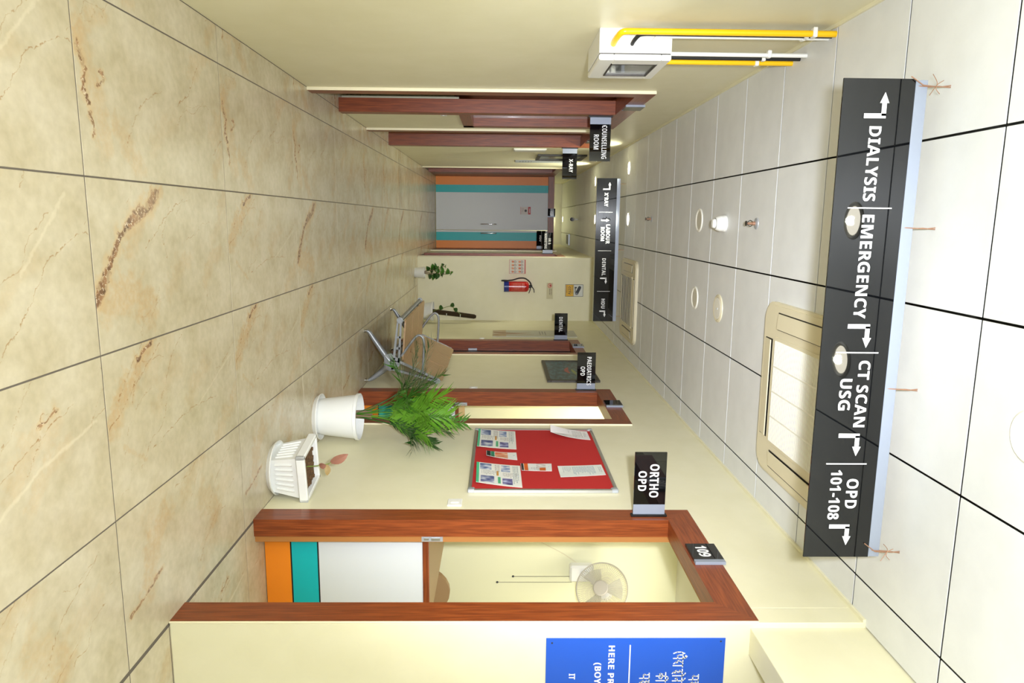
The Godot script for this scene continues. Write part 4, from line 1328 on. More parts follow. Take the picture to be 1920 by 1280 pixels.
# ---------------------------------------------------------------- wall with the extinguisher
func build_end_wall() -> void:
	var D := 11.7
	var rng := RandomNumberGenerator.new()
	rng.seed = 17
	var th := Vector3(0, 0, 0.006)
	var a := thing("instruction_poster", "white and orange instruction chart above the small potted plant", "poster", V(0.76, 1.515, D))
	var im := blank(130, 150, Color8(224, 218, 206))
	rect(im, 0, 0, 1, 0.06, Color8(190, 50, 40))
	for e in [[0, 0, 0.02, 1], [0.98, 0, 0.02, 1], [0, 0.98, 1, 0.02]]:
		rect(im, e[0], e[1], e[2], e[3], Color8(196, 90, 60))
	for j in 2:
		for i in 4:
			var x := 0.15 + i * 0.235
			var y := 0.22 + j * 0.42
			disc(im, x, y, 0.07, Color8(96, 84, 90), 0.045)
			picture(im, x - 0.07, y + 0.08, 0.14, 0.13, Color8(206, 96, 50), Color8(236, 190, 150), 30 + i + j * 4)
			text_bars(im, x - 0.08, y + 0.23, 0.15, 0.05, 2, Color8(150, 120, 110), rng)
	sheet("print", a, V(0.647, 1.515, D), V(0.88, 1.515, D), V(0.88, 1.785, D), V(0.647, 1.785, D), th, printed(im))
	var b := thing("name_plate", "small cream plate with a red emblem beside the CCTV sign", "plate", V(1.16, 2.14, D))
	var nm := blank(160, 70, Color8(206, 198, 160))
	disc(nm, 0.17, 0.5, 0.34, Color8(206, 120, 100))
	disc(nm, 0.17, 0.5, 0.22, Color8(214, 190, 150))
	disc(nm, 0.17, 0.42, 0.14, Color8(170, 50, 44))
	text_bars(nm, 0.36, 0.22, 0.56, 0.5, 2, Color8(96, 80, 56), rng)
	sheet("print", b, V(1.025, 2.14, D), V(1.295, 2.14, D), V(1.295, 2.245, D), V(1.025, 2.245, D), th, printed(nm))
	var c := thing("camera_sign", "yellow and white CCTV warning sign near the ceiling", "sign", V(1.15, 2.45, D))
	var cm := blank(100, 150, Color8(216, 218, 214))
	for e in [[0, 0, 0.03, 1], [0.97, 0, 0.03, 1], [0, 0, 1, 0.02], [0, 0.98, 1, 0.02], [0, 0.53, 1, 0.015]]:
		rect(cm, e[0], e[1], e[2], e[3], Color8(70, 74, 84))
	rect(cm, 0.03, 0.55, 0.94, 0.43, Color8(228, 176, 30))
	text_bars(cm, 0.1, 0.6, 0.8, 0.07, 1, Color8(40, 36, 30), rng)
	text_bars(cm, 0.1, 0.9, 0.8, 0.06, 1, Color8(60, 50, 30), rng)
	for k in 40:
		var q := k / 40.0
		disc(cm, 0.25 + q * 0.5, 0.2 + q * 0.16, 0.085, Color8(30, 34, 44))
	disc(cm, 0.76, 0.36, 0.06, Color8(120, 126, 140))
	rect(cm, 0.2, 0.36, 0.12, 0.12, Color8(30, 34, 44))
	rect(cm, 0.26, 0.42, 0.4, 0.04, Color8(30, 34, 44))
	sheet("print", c, V(1.05, 2.452, D), V(1.252, 2.452, D), V(1.252, 2.75, D), V(1.05, 2.75, D), th, printed(cm))
	lettering("CCTV", c, V(1.15, 2.522, D - 0.0065), Vector3.RIGHT, 0.13, 0.04, M.black)
	# fire extinguisher
	var x := 1.083
	var d := D - 0.1
	var e := thing("fire_extinguisher", "red fire extinguisher with a blue base band hanging on the wall", "extinguisher", V(x, 1.43, d))
	obj("cylinder", lathe(mb(), V(x, 1.43, d), Vector3.UP, [Vector2(0.086, 0.08), Vector2(0.086, 0.36), Vector2(0.08, 0.385), Vector2(0.055, 0.405), Vector2(0.022, 0.412)], 32), M.red, e)
	obj("base_band", lathe(mb(), V(x, 1.43, d), Vector3.UP, [Vector2(0.0001, 0.0), Vector2(0.088, 0.0), Vector2(0.089, 0.004), Vector2(0.089, 0.08), Vector2(0.086, 0.081)], 32), M.blue_band, e, "dark blue base band")
	var lm := blank(80, 120, Color8(196, 60, 56))
	text_bars(lm, 0.1, 0.05, 0.8, 0.2, 3, Color8(226, 190, 180), rng)
	text_bars(lm, 0.1, 0.3, 0.8, 0.6, 12, Color8(220, 150, 140), rng)
	var st := mb()
	for i in 10:
		var a0 := -0.9 + 1.8 * i / 10.0
		var a1 := -0.9 + 1.8 * (i + 1) / 10.0
		var p0 := V(x + sin(a0) * 0.087, 1.55, d - cos(a0) * 0.087)
		var p1 := V(x + sin(a1) * 0.087, 1.55, d - cos(a1) * 0.087)
		var up := Vector3(0, 0.22, 0)
		quad(st, p0, p1, p1 + up, p0 + up, p0 - V(x, 1.55, d), [Vector2(i / 10.0, 1), Vector2((i + 1) / 10.0, 1), Vector2((i + 1) / 10.0, 0), Vector2(i / 10.0, 0)])
	obj("printed_label", st, printed(lm, 0.25), e)
	obj("neck", lathe(mb(), V(x, 1.84, d), Vector3.UP, [Vector2(0.022, 0), Vector2(0.022, 0.02), Vector2(0.016, 0.022), Vector2(0.016, 0.05), Vector2(0.0001, 0.052)], 16), M.black, e)
	obj("lever", tube(mb(), [V(x - 0.01, 1.885, d), V(x + 0.05, 1.925, d), V(x + 0.1, 1.93, d)], [0.009, 0.008, 0.006], 6), M.black, e)
	obj("carry_handle", tube(mb(), [V(x - 0.01, 1.875, d), V(x + 0.06, 1.86, d), V(x + 0.11, 1.84, d)], [0.009, 0.008, 0.006], 6), M.black, e)
	obj("hose", tube(mb(), smooth_path([V(x - 0.01, 1.875, d - 0.01), V(x - 0.07, 1.86, d - 0.02), V(x - 0.135, 1.78, d - 0.02), V(x - 0.14, 1.68, d - 0.02), V(x - 0.11, 1.57, d - 0.03), V(x - 0.1, 1.48, d - 0.04)]), 0.011, 8), M.black_rubber, e)
	obj("hose_nozzle", tube(mb(), [V(x - 0.1, 1.49, d - 0.04), V(x - 0.1, 1.43, d - 0.04), V(x - 0.1, 1.385, d - 0.04)], [0.012, 0.015, 0.012], 8), M.black_rubber, e)
	obj("wall_bracket", box(x - 0.02, x + 0.02, 1.6, 1.9, D - 0.016, D, 0.002), M.screw, e)

# ---------------------------------------------------------------- rooms seen through the doors
func room_lamp(label: String, c: Vector3, sx: float, sd: float, power: float) -> void:
	var t := thing("ceiling_panel_lamp", label, "ceiling lamp", c)
	obj("panel", box(c.x - sx / 2, c.x + sx / 2, c.y - 0.03, c.y, -c.z - sd / 2, -c.z + sd / 2, 0.003), M.glow, t)
	var l := AreaLight3D.new()
	l.name = "panel_light"
	t.add_child(l)
	l.position = Vector3(0, -0.035, 0)
	l.basis = Basis.looking_at(Vector3.DOWN, Vector3.BACK)
	l.area_size = Vector2(sx, sd)
	l.light_energy = power
	l.light_color = Color8(255, 252, 236)
	l.shadow_enabled = true

func counter(label: String, d0: float, x1: float, far: float) -> void:
	var x0 := RW + 0.14
	var t := thing("counter_desk", label, "desk", V((x0 + x1) / 2, 0, d0), "striped counter desks inside the consulting rooms")
	obj("orange_panel", box(x0, x1, 0.004, 0.149, d0, d0 + 0.02), M.orange, t)
	obj("teal_panel", box(x0, x1, 0.158, 0.306, d0, d0 + 0.02), M.teal, t)
	obj("white_panel", box(x0, x1, 0.315, 0.92, d0, d0 + 0.02), M.panel_white, t)
	obj("carcass", box(x0, x1 - 0.01, 0.003, 0.918, d0 + 0.012, far), M.panel_white, t)
	for h in [0.149, 0.306]:
		obj("joint_strip", box(x0, x1, h, h + 0.009, d0 + 0.002, d0 + 0.012), M.black_rubber, t, "black rubber strip in the joint")
	obj("top_edge", box(x0, x1 + 0.01, 0.92, 0.957, d0 - 0.012, d0 + 0.012, 0.003), M.wood_x, t, "reddish wooden top edge")
	var poly := PackedVector2Array()
	poly.append(Vector2(x0, d0 + 0.012))
	poly.append(Vector2(x1 + 0.01, d0 + 0.012))
	poly.append(Vector2(x1 + 0.01, far))
	poly.append(Vector2(x0, far))
	obj("top", prism(mb(), poly, Vector3(0, 0.925, 0), Vector3.RIGHT, Vector3(0, 0, -1), Vector3(0, 0.03, 0)), M.tan, t, "tan table top")

func build_rooms() -> void:
	# orthopaedic room
	var st := mb()
	bx(st, RW + 0.13, 4.4, 0, H, 5.25, 5.33)
	bx(st, 3.6, 3.7, 0, H, 2.82, 5.25)
	solid("wall_orthopaedic", st, M.room_wall)
	solid("ceiling_orthopaedic", box(RW + 0.13, 3.6, 2.8, 2.84, 2.82, 5.25), M.room_ceiling)
	room_lamp("white ceiling panel lamp in the orthopaedic room", V(3.05, 2.8, 4.3), 0.5, 0.5, 0.6)
	counter("striped white, teal and orange counter desk in the orthopaedic room", 3.86, 2.385, 5.2)
	var ch := thing("office_chair", "tan office chair with a rounded back behind the orthopaedic desk", "chair", V(2.62, 0, 4.75))
	var oval := PackedVector2Array()
	for i in 28:
		var a := TAU * i / 28
		oval.append(Vector2(2.61 + cos(a) * 0.2, 0.75 + sin(a) * 0.27 * (1.0 if sin(a) > 0 else 0.8)))
	obj("backrest", prism(mb(), oval, V(0, 0, 4.63), Vector3.RIGHT, Vector3.UP, Vector3(0, 0, -0.045)), M.tan, ch)
	obj("seat", prism(mb(), rounded(0.44, 0.42, 0.1), V(2.66, 0.44, 4.88), Vector3.RIGHT, Vector3(0, 0, -1), Vector3(0, 0.07, 0)), M.tan, ch)
	obj("back_stay", tube(mb(), [V(2.62, 0.45, 4.8), V(2.62, 0.46, 4.66), V(2.61, 0.7, 4.66)], 0.02, 8), M.black, ch)
	obj("column", tube(mb(), [V(2.66, 0.08, 4.88), V(2.66, 0.44, 4.88)], 0.025, 10), M.black, ch)
	for k in 5:
		var a := TAU * k / 5
		var e := V(2.66 + cos(a) * 0.24, 0.06, 4.88 + sin(a) * 0.24)
		obj("base_leg", tube(mb(), [V(2.66, 0.1, 4.88), e], [0.022, 0.014], 8), M.black, ch)
		obj("castor", lathe(mb(), e + Vector3(-0.012, -0.034, 0), Vector3.RIGHT, [Vector2(0.0001, 0), Vector2(0.026, 0), Vector2(0.026, 0.024), Vector2(0.0001, 0.024)], 14), M.black, ch)
	# paediatrics room
	st = mb()
	bx(st, RW + 0.13, 3.1, 0, H, 8.2, 8.3)
	bx(st, 3.0, 3.1, 0, H, 5.33, 8.2)
	solid("wall_paediatrics", st, M.room_wall)
	solid("ceiling_paediatrics", box(RW + 0.13, 3.0, 2.82, 2.86, 5.33, 8.2), M.room_ceiling)
	room_lamp("white ceiling panel lamp in the paediatrics room", V(2.45, 2.82, 7.6), 0.5, 0.5, 0.9)
	counter("striped counter desk in the paediatrics room behind the palm", 6.86, 2.4, 8.1)
	# rooms on the left
	st = mb()
	bx(st, -2.7, -2.6, 0, H, 4.7, 9.5)
	bx(st, -2.6, LW - 0.13, 0, H, 4.7, 4.8)
	bx(st, -2.6, LW - 0.13, 0, H, 9.4, 9.5)
	bx(st, -2.6, LW - 0.13, 0, H, 7.18, 7.3)
	solid("wall_counselling", st, M.room_wall)
	solid("ceiling_counselling", box(-2.6, LW - 0.13, 2.82, 2.86, 4.8, 9.4), M.room_ceiling)
	# wall fan in the orthopaedic room
	var base := V(2.75, 2.03, 5.2)
	var t := thing("wall_fan", "white wall fan with a clear round guard in the orthopaedic room", "fan", base)
	obj("mount", box(2.69, 2.83, 1.93, 2.12, 5.17, 5.25, 0.015), M.white_plastic, t)
	var c := V(2.79, 2.16, 5.0)
	var ax := Vector3(-0.62, -0.3, 0.72).normalized()
	obj("motor", lathe(mb(), c - ax * 0.16, ax, [Vector2(0.0001, 0), Vector2(0.05, 0.01), Vector2(0.065, 0.05), Vector2(0.06, 0.12), Vector2(0.02, 0.13)], 20), M.white_plastic, t)
	obj("arm", tube(mb(), [base + Vector3(0, 0, 0.02), base + Vector3(0, 0.04, 0.07), c - ax * 0.1], 0.026, 8), M.white_plastic, t)
	var u := perp(ax)
	var w := ax.cross(u)
	var R := 0.2
	st = mb()
	for k in 3:
		for s in 6:
			var a0 := TAU * k / 3.0 + s * 0.16
			var a1 := a0 + 0.16
			var p := func(a: float, r: float, z: float) -> Vector3: return c + (u * cos(a) + w * sin(a)) * r + ax * z
			quad(st, p.call(a0, 0.04, -0.02 + s * 0.006), p.call(a0, 0.16, -0.03 + s * 0.01), p.call(a1, 0.16, -0.02 + s * 0.01), p.call(a1, 0.04, -0.014 + s * 0.006), ax)
	obj("blades", st, M.clear, t, "translucent fan blades")
	st = mb()
	for k in 80:
		var a := TAU * k / 80
		var r := u * cos(a) + w * sin(a)
		tube(st, [c + r * 0.055 + ax * 0.055, c + r * 0.13 + ax * 0.05, c + r * 0.185 + ax * 0.03, c + r * R], 0.0011, 4)
		tube(st, [c + r * 0.05 - ax * 0.06, c + r * 0.15 - ax * 0.05, c + r * R], 0.0011, 4)
	obj("guard", st, M.fan_grey, t)
	var ring := []
	for k in 41:
		var a := TAU * k / 40
		ring.append(c + (u * cos(a) + w * sin(a)) * R)
	obj("rim", tube(mb(), ring, 0.005, 6), M.fan_grey, t)
	obj("badge", lathe(mb(), c + ax * 0.05, ax, [Vector2(0.058, 0), Vector2(0.058, 0.006), Vector2(0.05, 0.01), Vector2(0.0001, 0.012)], 24), M.fan_grey, t)
	for q in [[2.79, 1.48], [2.84, 1.355]]:
		var o := obj("pull_cord", tube(mb(), [V(q[0], 1.95, 5.2), V(q[0], q[1], 5.2)], 0.0018, 5), M.screw, t)
		obj("cord_knob", lathe(mb(), V(q[0], q[1] + 0.012, 5.2), Vector3.DOWN, [Vector2(0.0001, 0), Vector2(0.008, 0.006), Vector2(0.008, 0.016), Vector2(0.0001, 0.022)], 10), M.black, o)
	obj("power_cable", tube(mb(), smooth_path([V(2.7, 2.0, 5.235), V(2.62, 1.88, 5.245), V(2.55, 1.75, 5.246), V(2.47, 1.62, 5.246), V(2.38, 1.53, 5.246), V(2.2, 1.4, 5.246)]), 0.003, 6), M.ivory, t)

# ---------------------------------------------------------------- bench
func build_bench() -> void:
	var t := thing("waiting_bench", "three-seat waiting bench with wood seats and grey metal frame", "bench", V(1.4, 0, 7.85))
	var na := 7.02
	var fa := 8.74
	for d in [na, fa]:
		var fr := func(q: Array) -> Array:
			var out := []
			for p in q:
				out.append(V(p[0], p[1], d))
			return out
		var legs := [[[1.42, 0.25], [1.35, 0.2], [1.2, 0.1], [1.13, 0.055], [1.112, 0.03]], [[1.44, 0.25], [1.5, 0.2], [1.58, 0.1], [1.61, 0.055], [1.62, 0.03]]]
		for l in legs:
			var leg := obj("leg", tube(mb(), smooth_path(fr.call(l), 4), [0.038] + bench_taper(4 * (l.size() - 1))), M.bench_metal, t)
			var foot: Array = l[-1]
			obj("foot_pad", lathe(mb(), V(foot[0], 0, d), Vector3.UP, [Vector2(0.0001, 0), Vector2(0.021, 0), Vector2(0.021, 0.006), Vector2(0.014, 0.014), Vector2(0.008, 0.032)], 14), M.chrome, leg, "chrome foot pad")
		obj("hub", prism(mb(), PackedVector2Array([Vector2(1.35, 0.2), Vector2(1.5, 0.2), Vector2(1.52, 0.26), Vector2(1.46, 0.36), Vector2(1.4, 0.36), Vector2(1.34, 0.27)]), V(0, 0, d - 0.03), Vector3.RIGHT, Vector3.UP, Vector3(0, 0, -0.06)), M.bench_metal, t)
		obj("hub_cap", prism(mb(), PackedVector2Array([Vector2(1.385, 0.262), Vector2(1.495, 0.262), Vector2(1.445, 0.345)]), V(0, 0, d - 0.032), Vector3.RIGHT, Vector3.UP, Vector3(0, 0, -0.064)), M.bench_dark, t, "dark triangular hub cap")
		bench_arm(t, d)
	obj("beam", tube(mb(), [V(1.43, 0.29, na - 0.03), V(1.43, 0.29, fa + 0.03)], 0.036, 4), M.bench_metal, t)
	# side castings that carry seat and back at each seat joint
	for d in [6.99, 8.76]:
		side_casting(t, d)
	obj("front_rail", tube(mb(), [V(1.0, 0.366, 6.95), V(1.0, 0.366, 8.82)], 0.024, 10), M.bench_metal, t)
	obj("back_rail", tube(mb(), [V(1.618, 0.735, 6.95), V(1.618, 0.735, 8.82)], 0.02, 10), M.bench_metal, t)
	for i in 3:
		var a := 7.01 + i * 0.59
		var b := a + 0.57
		var w := b - a
		var pan := PackedVector2Array()
		for q in rounded(0.43, w, 0.05, 4):
			pan.append(q)
		var sx := Vector3(0.43, -0.035, 0).normalized()
		var up := Vector3(0.035, 0.43, 0).normalized()
		obj("seat", prism(mb(), pan, V(1.21, 0.392, (a + b) / 2), sx, Vector3(0, 0, -1), up * 0.016), M.bench_seat, t, "wood-look seat board")
		var bxv := Vector3(0.185, 0.4, 0).normalized()
		var bn := Vector3(-0.4, 0.185, 0).normalized()
		var back := obj("backrest", prism(mb(), rounded(0.45, w, 0.06, 4), V(1.535, 0.575, (a + b) / 2), bxv, Vector3(0, 0, -1), bn * 0.016), M.bench_seat, t, "wood-look back board")
		back.set_meta("label", "wood-look back board")

func bench_taper(n: int) -> Array:
	var out := []
	for i in n:
		out.append(lerpf(0.037, 0.014, float(i + 1) / n))
	return out

func bench_arm(t: Node3D, d: float) -> void:
	var pts := smooth_path([V(1.37, 0.37, d), V(1.27, 0.44, d), V(1.18, 0.51, d), V(1.155, 0.555, d), V(1.185, 0.59, d), V(1.25, 0.6, d), V(1.4, 0.592, d), V(1.54, 0.582, d)], 5)
	obj("armrest", tube(mb(), pts, 0.0135, 8), M.bench_metal, t)

func side_casting(t: Node3D, d: float) -> void:
	var st := mb()
	var o := V(0, 0, d - 0.011)
	var ex := Vector3(0, 0, -0.022)
	# seat arm: two bars with cross pieces, then the ring at the front
	var polys := [
		[Vector2(1.03, 0.352), Vector2(1.4, 0.31), Vector2(1.4, 0.285), Vector2(1.02, 0.335)],
		[Vector2(1.03, 0.385), Vector2(1.42, 0.36), Vector2(1.42, 0.338), Vector2(1.03, 0.366)],
		[Vector2(1.16, 0.335), Vector2(1.18, 0.335), Vector2(1.18, 0.37), Vector2(1.16, 0.37)],
		[Vector2(1.27, 0.325), Vector2(1.295, 0.325), Vector2(1.295, 0.362), Vector2(1.27, 0.362)],
		[Vector2(1.38, 0.28), Vector2(1.42, 0.28), Vector2(1.42, 0.36), Vector2(1.38, 0.36)],
		# back arm
		[Vector2(1.4, 0.34), Vector2(1.425, 0.335), Vector2(1.605, 0.72), Vector2(1.585, 0.73)],
		[Vector2(1.48, 0.27), Vector2(1.505, 0.27), Vector2(1.63, 0.715), Vector2(1.608, 0.72)],
		[Vector2(1.4, 0.28), Vector2(1.5, 0.26), Vector2(1.5, 0.29), Vector2(1.42, 0.36)]]
	for p in polys:
		prism(st, PackedVector2Array(p), o, Vector3.RIGHT, Vector3.UP, ex)
	for q in [[1.0, 0.366, 0.032, 0.018], [1.618, 0.735, 0.028, 0.014]]:
		lathe(st, V(q[0], q[1], d + 0.013), Vector3(0, 0, 1), [Vector2(q[3], 0), Vector2(q[2], 0), Vector2(q[2], 0.026), Vector2(q[3], 0.026), Vector2(q[3], 0)], 18)
	obj("side_casting", st, M.bench_metal, t)

# ---------------------------------------------------------------- plants
func frond(st: SurfaceTool, base: Vector3, tip: Vector3, bow: float, leaf_len: float, pairs: int, rng: RandomNumberGenerator) -> void:
	var mid := base.lerp(tip, 0.55) + Vector3(0, bow, 0)
	var path := smooth_path([base, base.lerp(mid, 0.5) + Vector3(0, bow * 0.45, 0), mid, tip], 8)
	var rr := []
	for i in path.size():
		rr.append(lerpf(0.0042, 0.0012, float(i) / path.size()))
	tube(st, path, rr, 5)
	for k in pairs:
		var s := 0.34 + 0.64 * k / pairs
		var fi := s * (path.size() - 1)
		var i := int(fi)
		var p: Vector3 = path[i].lerp(path[mini(i + 1, path.size() - 1)], fi - i)
		var tan: Vector3 = (path[mini(i + 1, path.size() - 1)] - path[maxi(0, i - 1)]).normalized()
		var side := tan.cross(Vector3.UP)
		if side.length() < 0.1:
			side = Vector3.RIGHT
		side = side.normalized()
		var up := side.cross(tan).normalized()
		for q in [-1.0, 1.0]:
			var l := leaf_len * (0.6 + 0.75 * sin(PI * clampf((s - 0.25) / 0.8, 0, 1))) * rng.randf_range(0.85, 1.12)
			var dir: Vector3 = (tan * rng.randf_range(0.85, 1.1) + side * q * rng.randf_range(0.4, 0.85) + up * rng.randf_range(-0.2, 0.35)).normalized()
			var wv: Vector3 = dir.cross(up).normalized() * rng.randf_range(0.006, 0.0105)
			var a: Vector3 = p + dir * l * 0.35 + up * 0.006
			var e: Vector3 = p + dir * l - Vector3(0, l * rng.randf_range(0.05, 0.18), 0)
			a.x = minf(a.x, 1.635)
			e.x = minf(e.x, 1.64)
			var nrm := up
			tri(st, p, a + wv, a, nrm)
			tri(st, p, a, a - wv, nrm)
			tri(st, a, a + wv, e, nrm)
			tri(st, a, e, a - wv, nrm)

func leaf_blade(st: SurfaceTool, p: Vector3, dir: Vector3, up: Vector3, l: float, w: float, droop: float) -> void:
	var side := dir.cross(up).normalized()
	var n := 6
	var prev := []
	for i in n + 1:
		var s := float(i) / n
		var c := p + dir * l * s + up * (sin(s * PI) * l * 0.08) - Vector3(0, droop * l * s * s, 0)
		var ww := w * pow(sin(PI * clampf(s * 0.94 + 0.06, 0, 1)), 0.8)
		var row := [c - side * ww + up * ww * 0.3, c, c + side * ww + up * ww * 0.3]
		if i > 0:
			for k in 2:
				quad(st, prev[k], prev[k + 1], row[k + 1], row[k], up)
		prev = row

func build_plants() -> void:
	var rng := RandomNumberGenerator.new()
	rng.seed = 2024
	# palm in the round pot
	var cx := 1.462
	var cd := 5.12
	var t := thing("potted_palm", "green areca palm in a round white pot beside the paediatrics door", "plant", V(cx, 0, cd))
	obj("saucer", lathe(mb(), V(cx, 0, cd), Vector3.UP, [Vector2(0.0001, 0), Vector2(0.15, 0), Vector2(0.172, 0.03), Vector2(0.172, 0.036), Vector2(0.164, 0.034), Vector2(0.145, 0.01), Vector2(0.0001, 0.01)], 36), M.pot, t)
	obj("pot", lathe(mb(), V(cx, 0.01, cd), Vector3.UP, [Vector2(0.0001, 0), Vector2(0.125, 0), Vector2(0.135, 0.03), Vector2(0.166, 0.285), Vector2(0.175, 0.288), Vector2(0.176, 0.31), Vector2(0.168, 0.312), Vector2(0.15, 0.2), Vector2(0.0001, 0.2)], 36), M.pot, t)
	obj("soil", lathe(mb(), V(cx, 0.212, cd), Vector3.UP, [Vector2(0.15, 0), Vector2(0.08, 0.006), Vector2(0.0001, 0.008)], 24), M.soil, t)
	for k in 5:
		var a := TAU * k / 5
		var b := V(cx - 0.02 + 0.02 * cos(a), 0.21, cd + 0.02 * sin(a))
		obj("stem", tube(mb(), [b, b + Vector3(0.004 * cos(a), 0.1, 0), b + Vector3(0.012 * cos(a), 0.2, -0.01 * sin(a))], [0.009, 0.008, 0.006], 6), M.stem_brown, t)
	# x, height, distance of the tips; arch; leaflet length; tone
	var tips := [[1.47, 1.12, 5.0, 0.05, 0.13, 0], [1.60, 0.9, 4.86, 0.10, 0.16, 1], [1.4, 1.0, 4.92, 0.06, 0.19, 2], [1.27, 0.95, 5.0, 0.07, 0.17, 2],
		[1.12, 0.94, 5.1, 0.10, 0.15, 0], [0.93, 0.84, 5.18, 0.16, 0.19, 1], [1.04, 0.6, 4.98, 0.18, 0.15, 0], [1.2, 0.8, 5.3, 0.10, 0.16, 1],
		[1.45, 0.96, 5.25, 0.05, 0.18, 2], [1.56, 0.98, 5.05, 0.04, 0.18, 1], [1.58, 0.74, 4.78, 0.16, 0.16, 1], [1.33, 0.84, 4.82, 0.12, 0.18, 2], [1.5, 0.85, 4.78, 0.10, 0.18, 2],
		[1.18, 0.7, 4.85, 0.16, 0.16, 0], [1.6, 0.7, 5.3, 0.1, 0.14, 1], [0.98, 0.72, 5.4, 0.15, 0.18, 1], [1.36, 1.02, 5.1, 0.05, 0.16, 0]]
	for q in tips:
		var st := mb()
		var b := V(cx - 0.015 + rng.randf_range(-0.02, 0.02), 0.3, cd + rng.randf_range(-0.02, 0.02))
		frond(st, b, V(q[0], q[1], q[2]), q[3], q[4], 24, rng)
		obj("frond", st, [M.leaf, M.leaf_dark, M.leaf_light][q[5]], t)
	# square ribbed pot
	var px_ := 1.487
	var pd := 4.09
	var s := thing("potted_plant", "square ribbed white pot with a young plant of brownish pink leaves", "plant", V(px_, 0, pd))
	obj("saucer", lathe(mb(), V(px_, 0, pd), Vector3.UP, [Vector2(0.0001, 0), Vector2(0.14, 0), Vector2(0.163, 0.026), Vector2(0.163, 0.032), Vector2(0.154, 0.03), Vector2(0.135, 0.009), Vector2(0.0001, 0.009)], 36), M.pot, s)
	var yaw := 0.17
	var ex := Vector3(cos(yaw), 0, -sin(yaw))
	var ed := Vector3(-sin(yaw), 0, -cos(yaw))
	var c := V(px_, 0, pd)
	var lv := [[0.102, 0.009], [0.105, 0.02], [0.132, 0.185]]
	var st := mb()
	var sides := [[ex, ed], [-ex, -ed], [ed, -ex], [-ed, ex]]
	for q in sides:
		var n: Vector3 = q[0]
		var u: Vector3 = q[1]
		for i in 2:
			var a: Array = lv[i]
			var b: Array = lv[i + 1]
			var k0: Vector3 = c + n * a[0] + Vector3(0, a[1], 0)
			var k1: Vector3 = c + n * b[0] + Vector3(0, b[1], 0)
			quad(st, k0 - u * a[0], k0 + u * a[0], k1 + u * b[0], k1 - u * b[0], n)
	quad(st, c + (ex + ed) * 0.102 + Vector3(0, 0.009, 0), c + (ex - ed) * 0.102 + Vector3(0, 0.009, 0), c + (-ex - ed) * 0.102 + Vector3(0, 0.009, 0), c + (ed - ex) * 0.102 + Vector3(0, 0.009, 0), Vector3.DOWN)
	obj("pot", st, M.pot, s)
	for q in sides:
		var n: Vector3 = q[0]
		var u: Vector3 = q[1]
		for k in 6:
			var off := (k - 2.5) * 0.031
			var g := mb()
			var p0 := c + n * 0.109 + u * off + Vector3(0, 0.045, 0)
			var p1 := c + n * 0.1275 + u * off * 1.12 + Vector3(0, 0.155, 0)
			tube(g, [p0, p0.lerp(p1, 0.05), p0.lerp(p1, 0.95), p1], [0.003, 0.008, 0.0085, 0.003], 8)
			obj("rib", g, M.pot, s)
	st = mb()
	for q in sides:
		var n: Vector3 = q[0]
		var u: Vector3 = q[1]
		obox(st, c + n * 0.14 + Vector3(0, 0.21, 0), n * 0.013, Vector3(0, 0.026, 0), u * 0.153, 0.008)
	obj("rim", st, M.pot, s)
	var sl := mb()
	quad(sl, c + (ex + ed) * 0.13 + Vector3(0, 0.205, 0), c + (ex - ed) * 0.13 + Vector3(0, 0.205, 0), c + (-ex - ed) * 0.13 + Vector3(0, 0.205, 0), c + (ed - ex) * 0.13 + Vector3(0, 0.205, 0), Vector3.UP)
	for k in 90:
		var p := c + ex * rng.randf_range(-0.12, 0.12) + ed * rng.randf_range(-0.12, 0.12) + Vector3(0, 0.206, 0)
		var r := rng.randf_range(0.004, 0.011)
		obox(sl, p, Vector3(r, 0, r * 0.4), Vector3(0, r * 0.7, r * 0.2), Vector3(-r * 0.3, 0, r), 0.002)
	obj("soil", sl, M.soil, s)
	var root := V(1.47, 0.205, 4.06)
	obj("stem", tube(mb(), smooth_path([root, V(1.462, 0.27, 4.05), V(1.452, 0.33, 4.05), V(1.44, 0.36, 4.05)]), [0.004, 0.004, 0.004, 0.0038, 0.0036, 0.0034, 0.0032, 0.003, 0.003, 0.003, 0.003, 0.003, 0.003, 0.003, 0.0028, 0.0026, 0.0024, 0.0022, 0.002], 6), M.stem, s)
	st = mb()
	leaf_blade(st, V(1.44, 0.355, 4.05), Vector3(-0.45, 0.85, 0.1).normalized(), Vector3(0.1, 0.1, 1).normalized(), 0.125, 0.028, 0.0)
	obj("leaf", st, M.pink_leaf, s)
	st = mb()
	leaf_blade(st, V(1.458, 0.285, 4.05), Vector3(-0.1, 0.8, 0.3).normalized(), Vector3(0.1, 0, 1).normalized(), 0.06, 0.02, 0.1)
	obj("leaf", st, M.pink_leaf, s)
	st = mb()
	leaf_blade(st, V(1.452, 0.33, 4.05), Vector3(0.75, 0.25, 0.2).normalized(), Vector3(0, 0.4, 1).normalized(), 0.07, 0.018, 0.2)
	obj("leaf", st, M.dry_leaf, s)
	# small leafy plant at the end wall
	var qx := 0.845
	var qd := 11.33
	var w := thing("potted_plant", "small leafy green plant in a narrow white pot under the chart", "plant", V(qx, 0, qd))
	obj("pot", lathe(mb(), V(qx, 0, qd), Vector3.UP, [Vector2(0.0001, 0), Vector2(0.08, 0), Vector2(0.088, 0.13), Vector2(0.093, 0.132), Vector2(0.093, 0.16), Vector2(0.086, 0.16), Vector2(0.082, 0.14), Vector2(0.0001, 0.14)], 24), M.pot, w)
	var twigs := [[-0.05, 0.35, 0.02], [0.02, 0.5, -0.05], [-0.1, 0.48, 0.08], [0.05, 0.36, 0.06], [-0.02, 0.58, 0.0], [-0.07, 0.42, -0.06]]
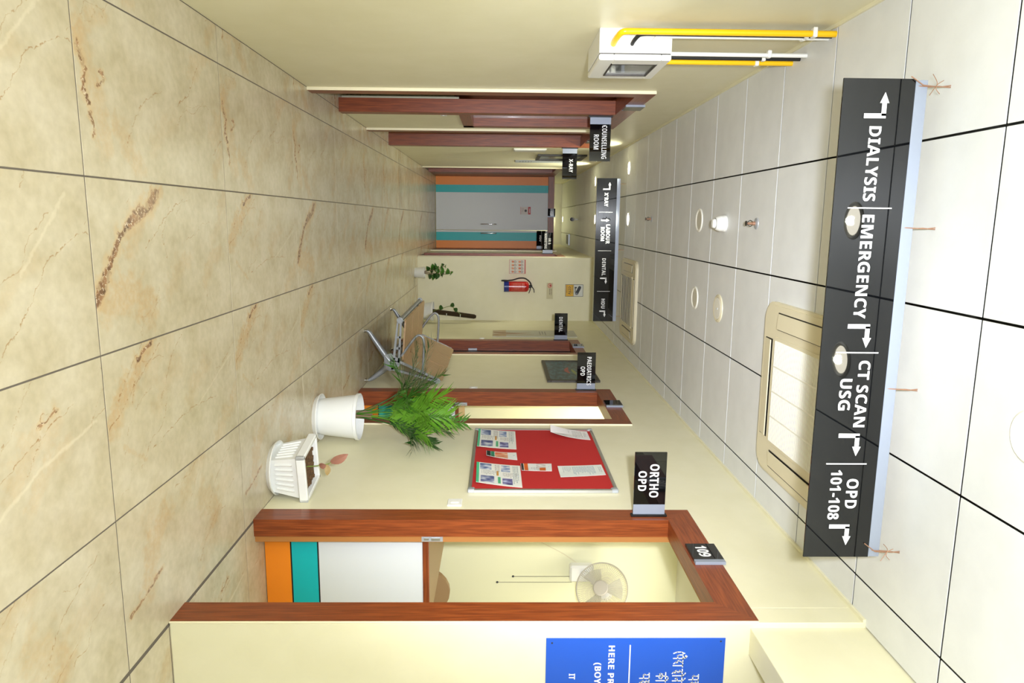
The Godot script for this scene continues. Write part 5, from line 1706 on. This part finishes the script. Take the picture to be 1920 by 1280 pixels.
	for q in twigs:
		var top := V(qx + q[0], q[1], qd + q[2])
		obj("stem", tube(mb(), smooth_path([V(qx + q[0] * 0.2, 0.14, qd), V(qx + q[0] * 0.5, q[1] * 0.6, qd + q[2] * 0.4), top]), 0.004, 5), M.stem_brown, w)
		for k in 4:
			var g := mb()
			var a := rng.randf() * TAU
			var pos: Vector3 = V(qx + q[0] * 0.5, q[1] * 0.6, qd + q[2] * 0.4).lerp(top, k / 3.0)
			var dir := Vector3(cos(a), rng.randf_range(0.0, 0.7), sin(a)).normalized()
			leaf_blade(g, pos, dir, (Vector3(0, 0.7, 0.8) - dir * 0.2).normalized(), rng.randf_range(0.09, 0.15), rng.randf_range(0.03, 0.045), 0.3)
			obj("leaf", g, M.leaf_dark if k % 2 == 0 else M.leaf, w)
	# plant on a moss pole behind the bench
	var mx := 1.47
	var md := 11.35
	var m := thing("potted_climber", "climbing plant on a dark moss pole in a white pot behind the bench", "plant", V(mx, 0, md))
	obj("pot", lathe(mb(), V(mx, 0, md), Vector3.UP, [Vector2(0.0001, 0), Vector2(0.11, 0), Vector2(0.15, 0.26), Vector2(0.16, 0.262), Vector2(0.16, 0.29), Vector2(0.15, 0.29), Vector2(0.14, 0.25), Vector2(0.0001, 0.25)], 28), M.pot, m)
	obj("soil", lathe(mb(), V(mx, 0.255, md), Vector3.UP, [Vector2(0.14, 0), Vector2(0.0001, 0.01)], 20), M.moss, m)
	obj("moss_pole", tube(mb(), [V(mx + 0.0, 0.25, md), V(mx + 0.05, 0.7, md), V(mx + 0.082, 0.95, md), V(mx + 0.086, 0.98, md)], [0.04, 0.038, 0.036, 0.02], 10), M.moss, m)
	for h in [0.5, 0.72]:
		obj("tie", lathe(mb(), V(mx + h * 0.085, h, md), Vector3.UP, [Vector2(0.042, 0), Vector2(0.042, 0.008)], 12), M.white_plastic, m)
	obj("vine", tube(mb(), smooth_path([V(mx, 0.26, md - 0.03), V(mx - 0.06, 0.45, md - 0.05), V(mx - 0.09, 0.58, md - 0.04), V(mx - 0.02, 0.66, md - 0.05), V(mx + 0.05, 0.74, md - 0.05)]), 0.005, 6), M.stem, m)
	for q in [[-0.09, 0.57, -0.5, 0.8], [-0.05, 0.62, 0.3, 0.8], [-0.03, 0.4, -0.7, 0.4]]:
		var g := mb()
		leaf_blade(g, V(mx + q[0], q[1], md - 0.05), Vector3(q[2], q[3], 0.2).normalized(), Vector3(0, 0.3, 1).normalized(), 0.1, 0.035, 0.3)
		obj("leaf", g, M.leaf_dark, m)
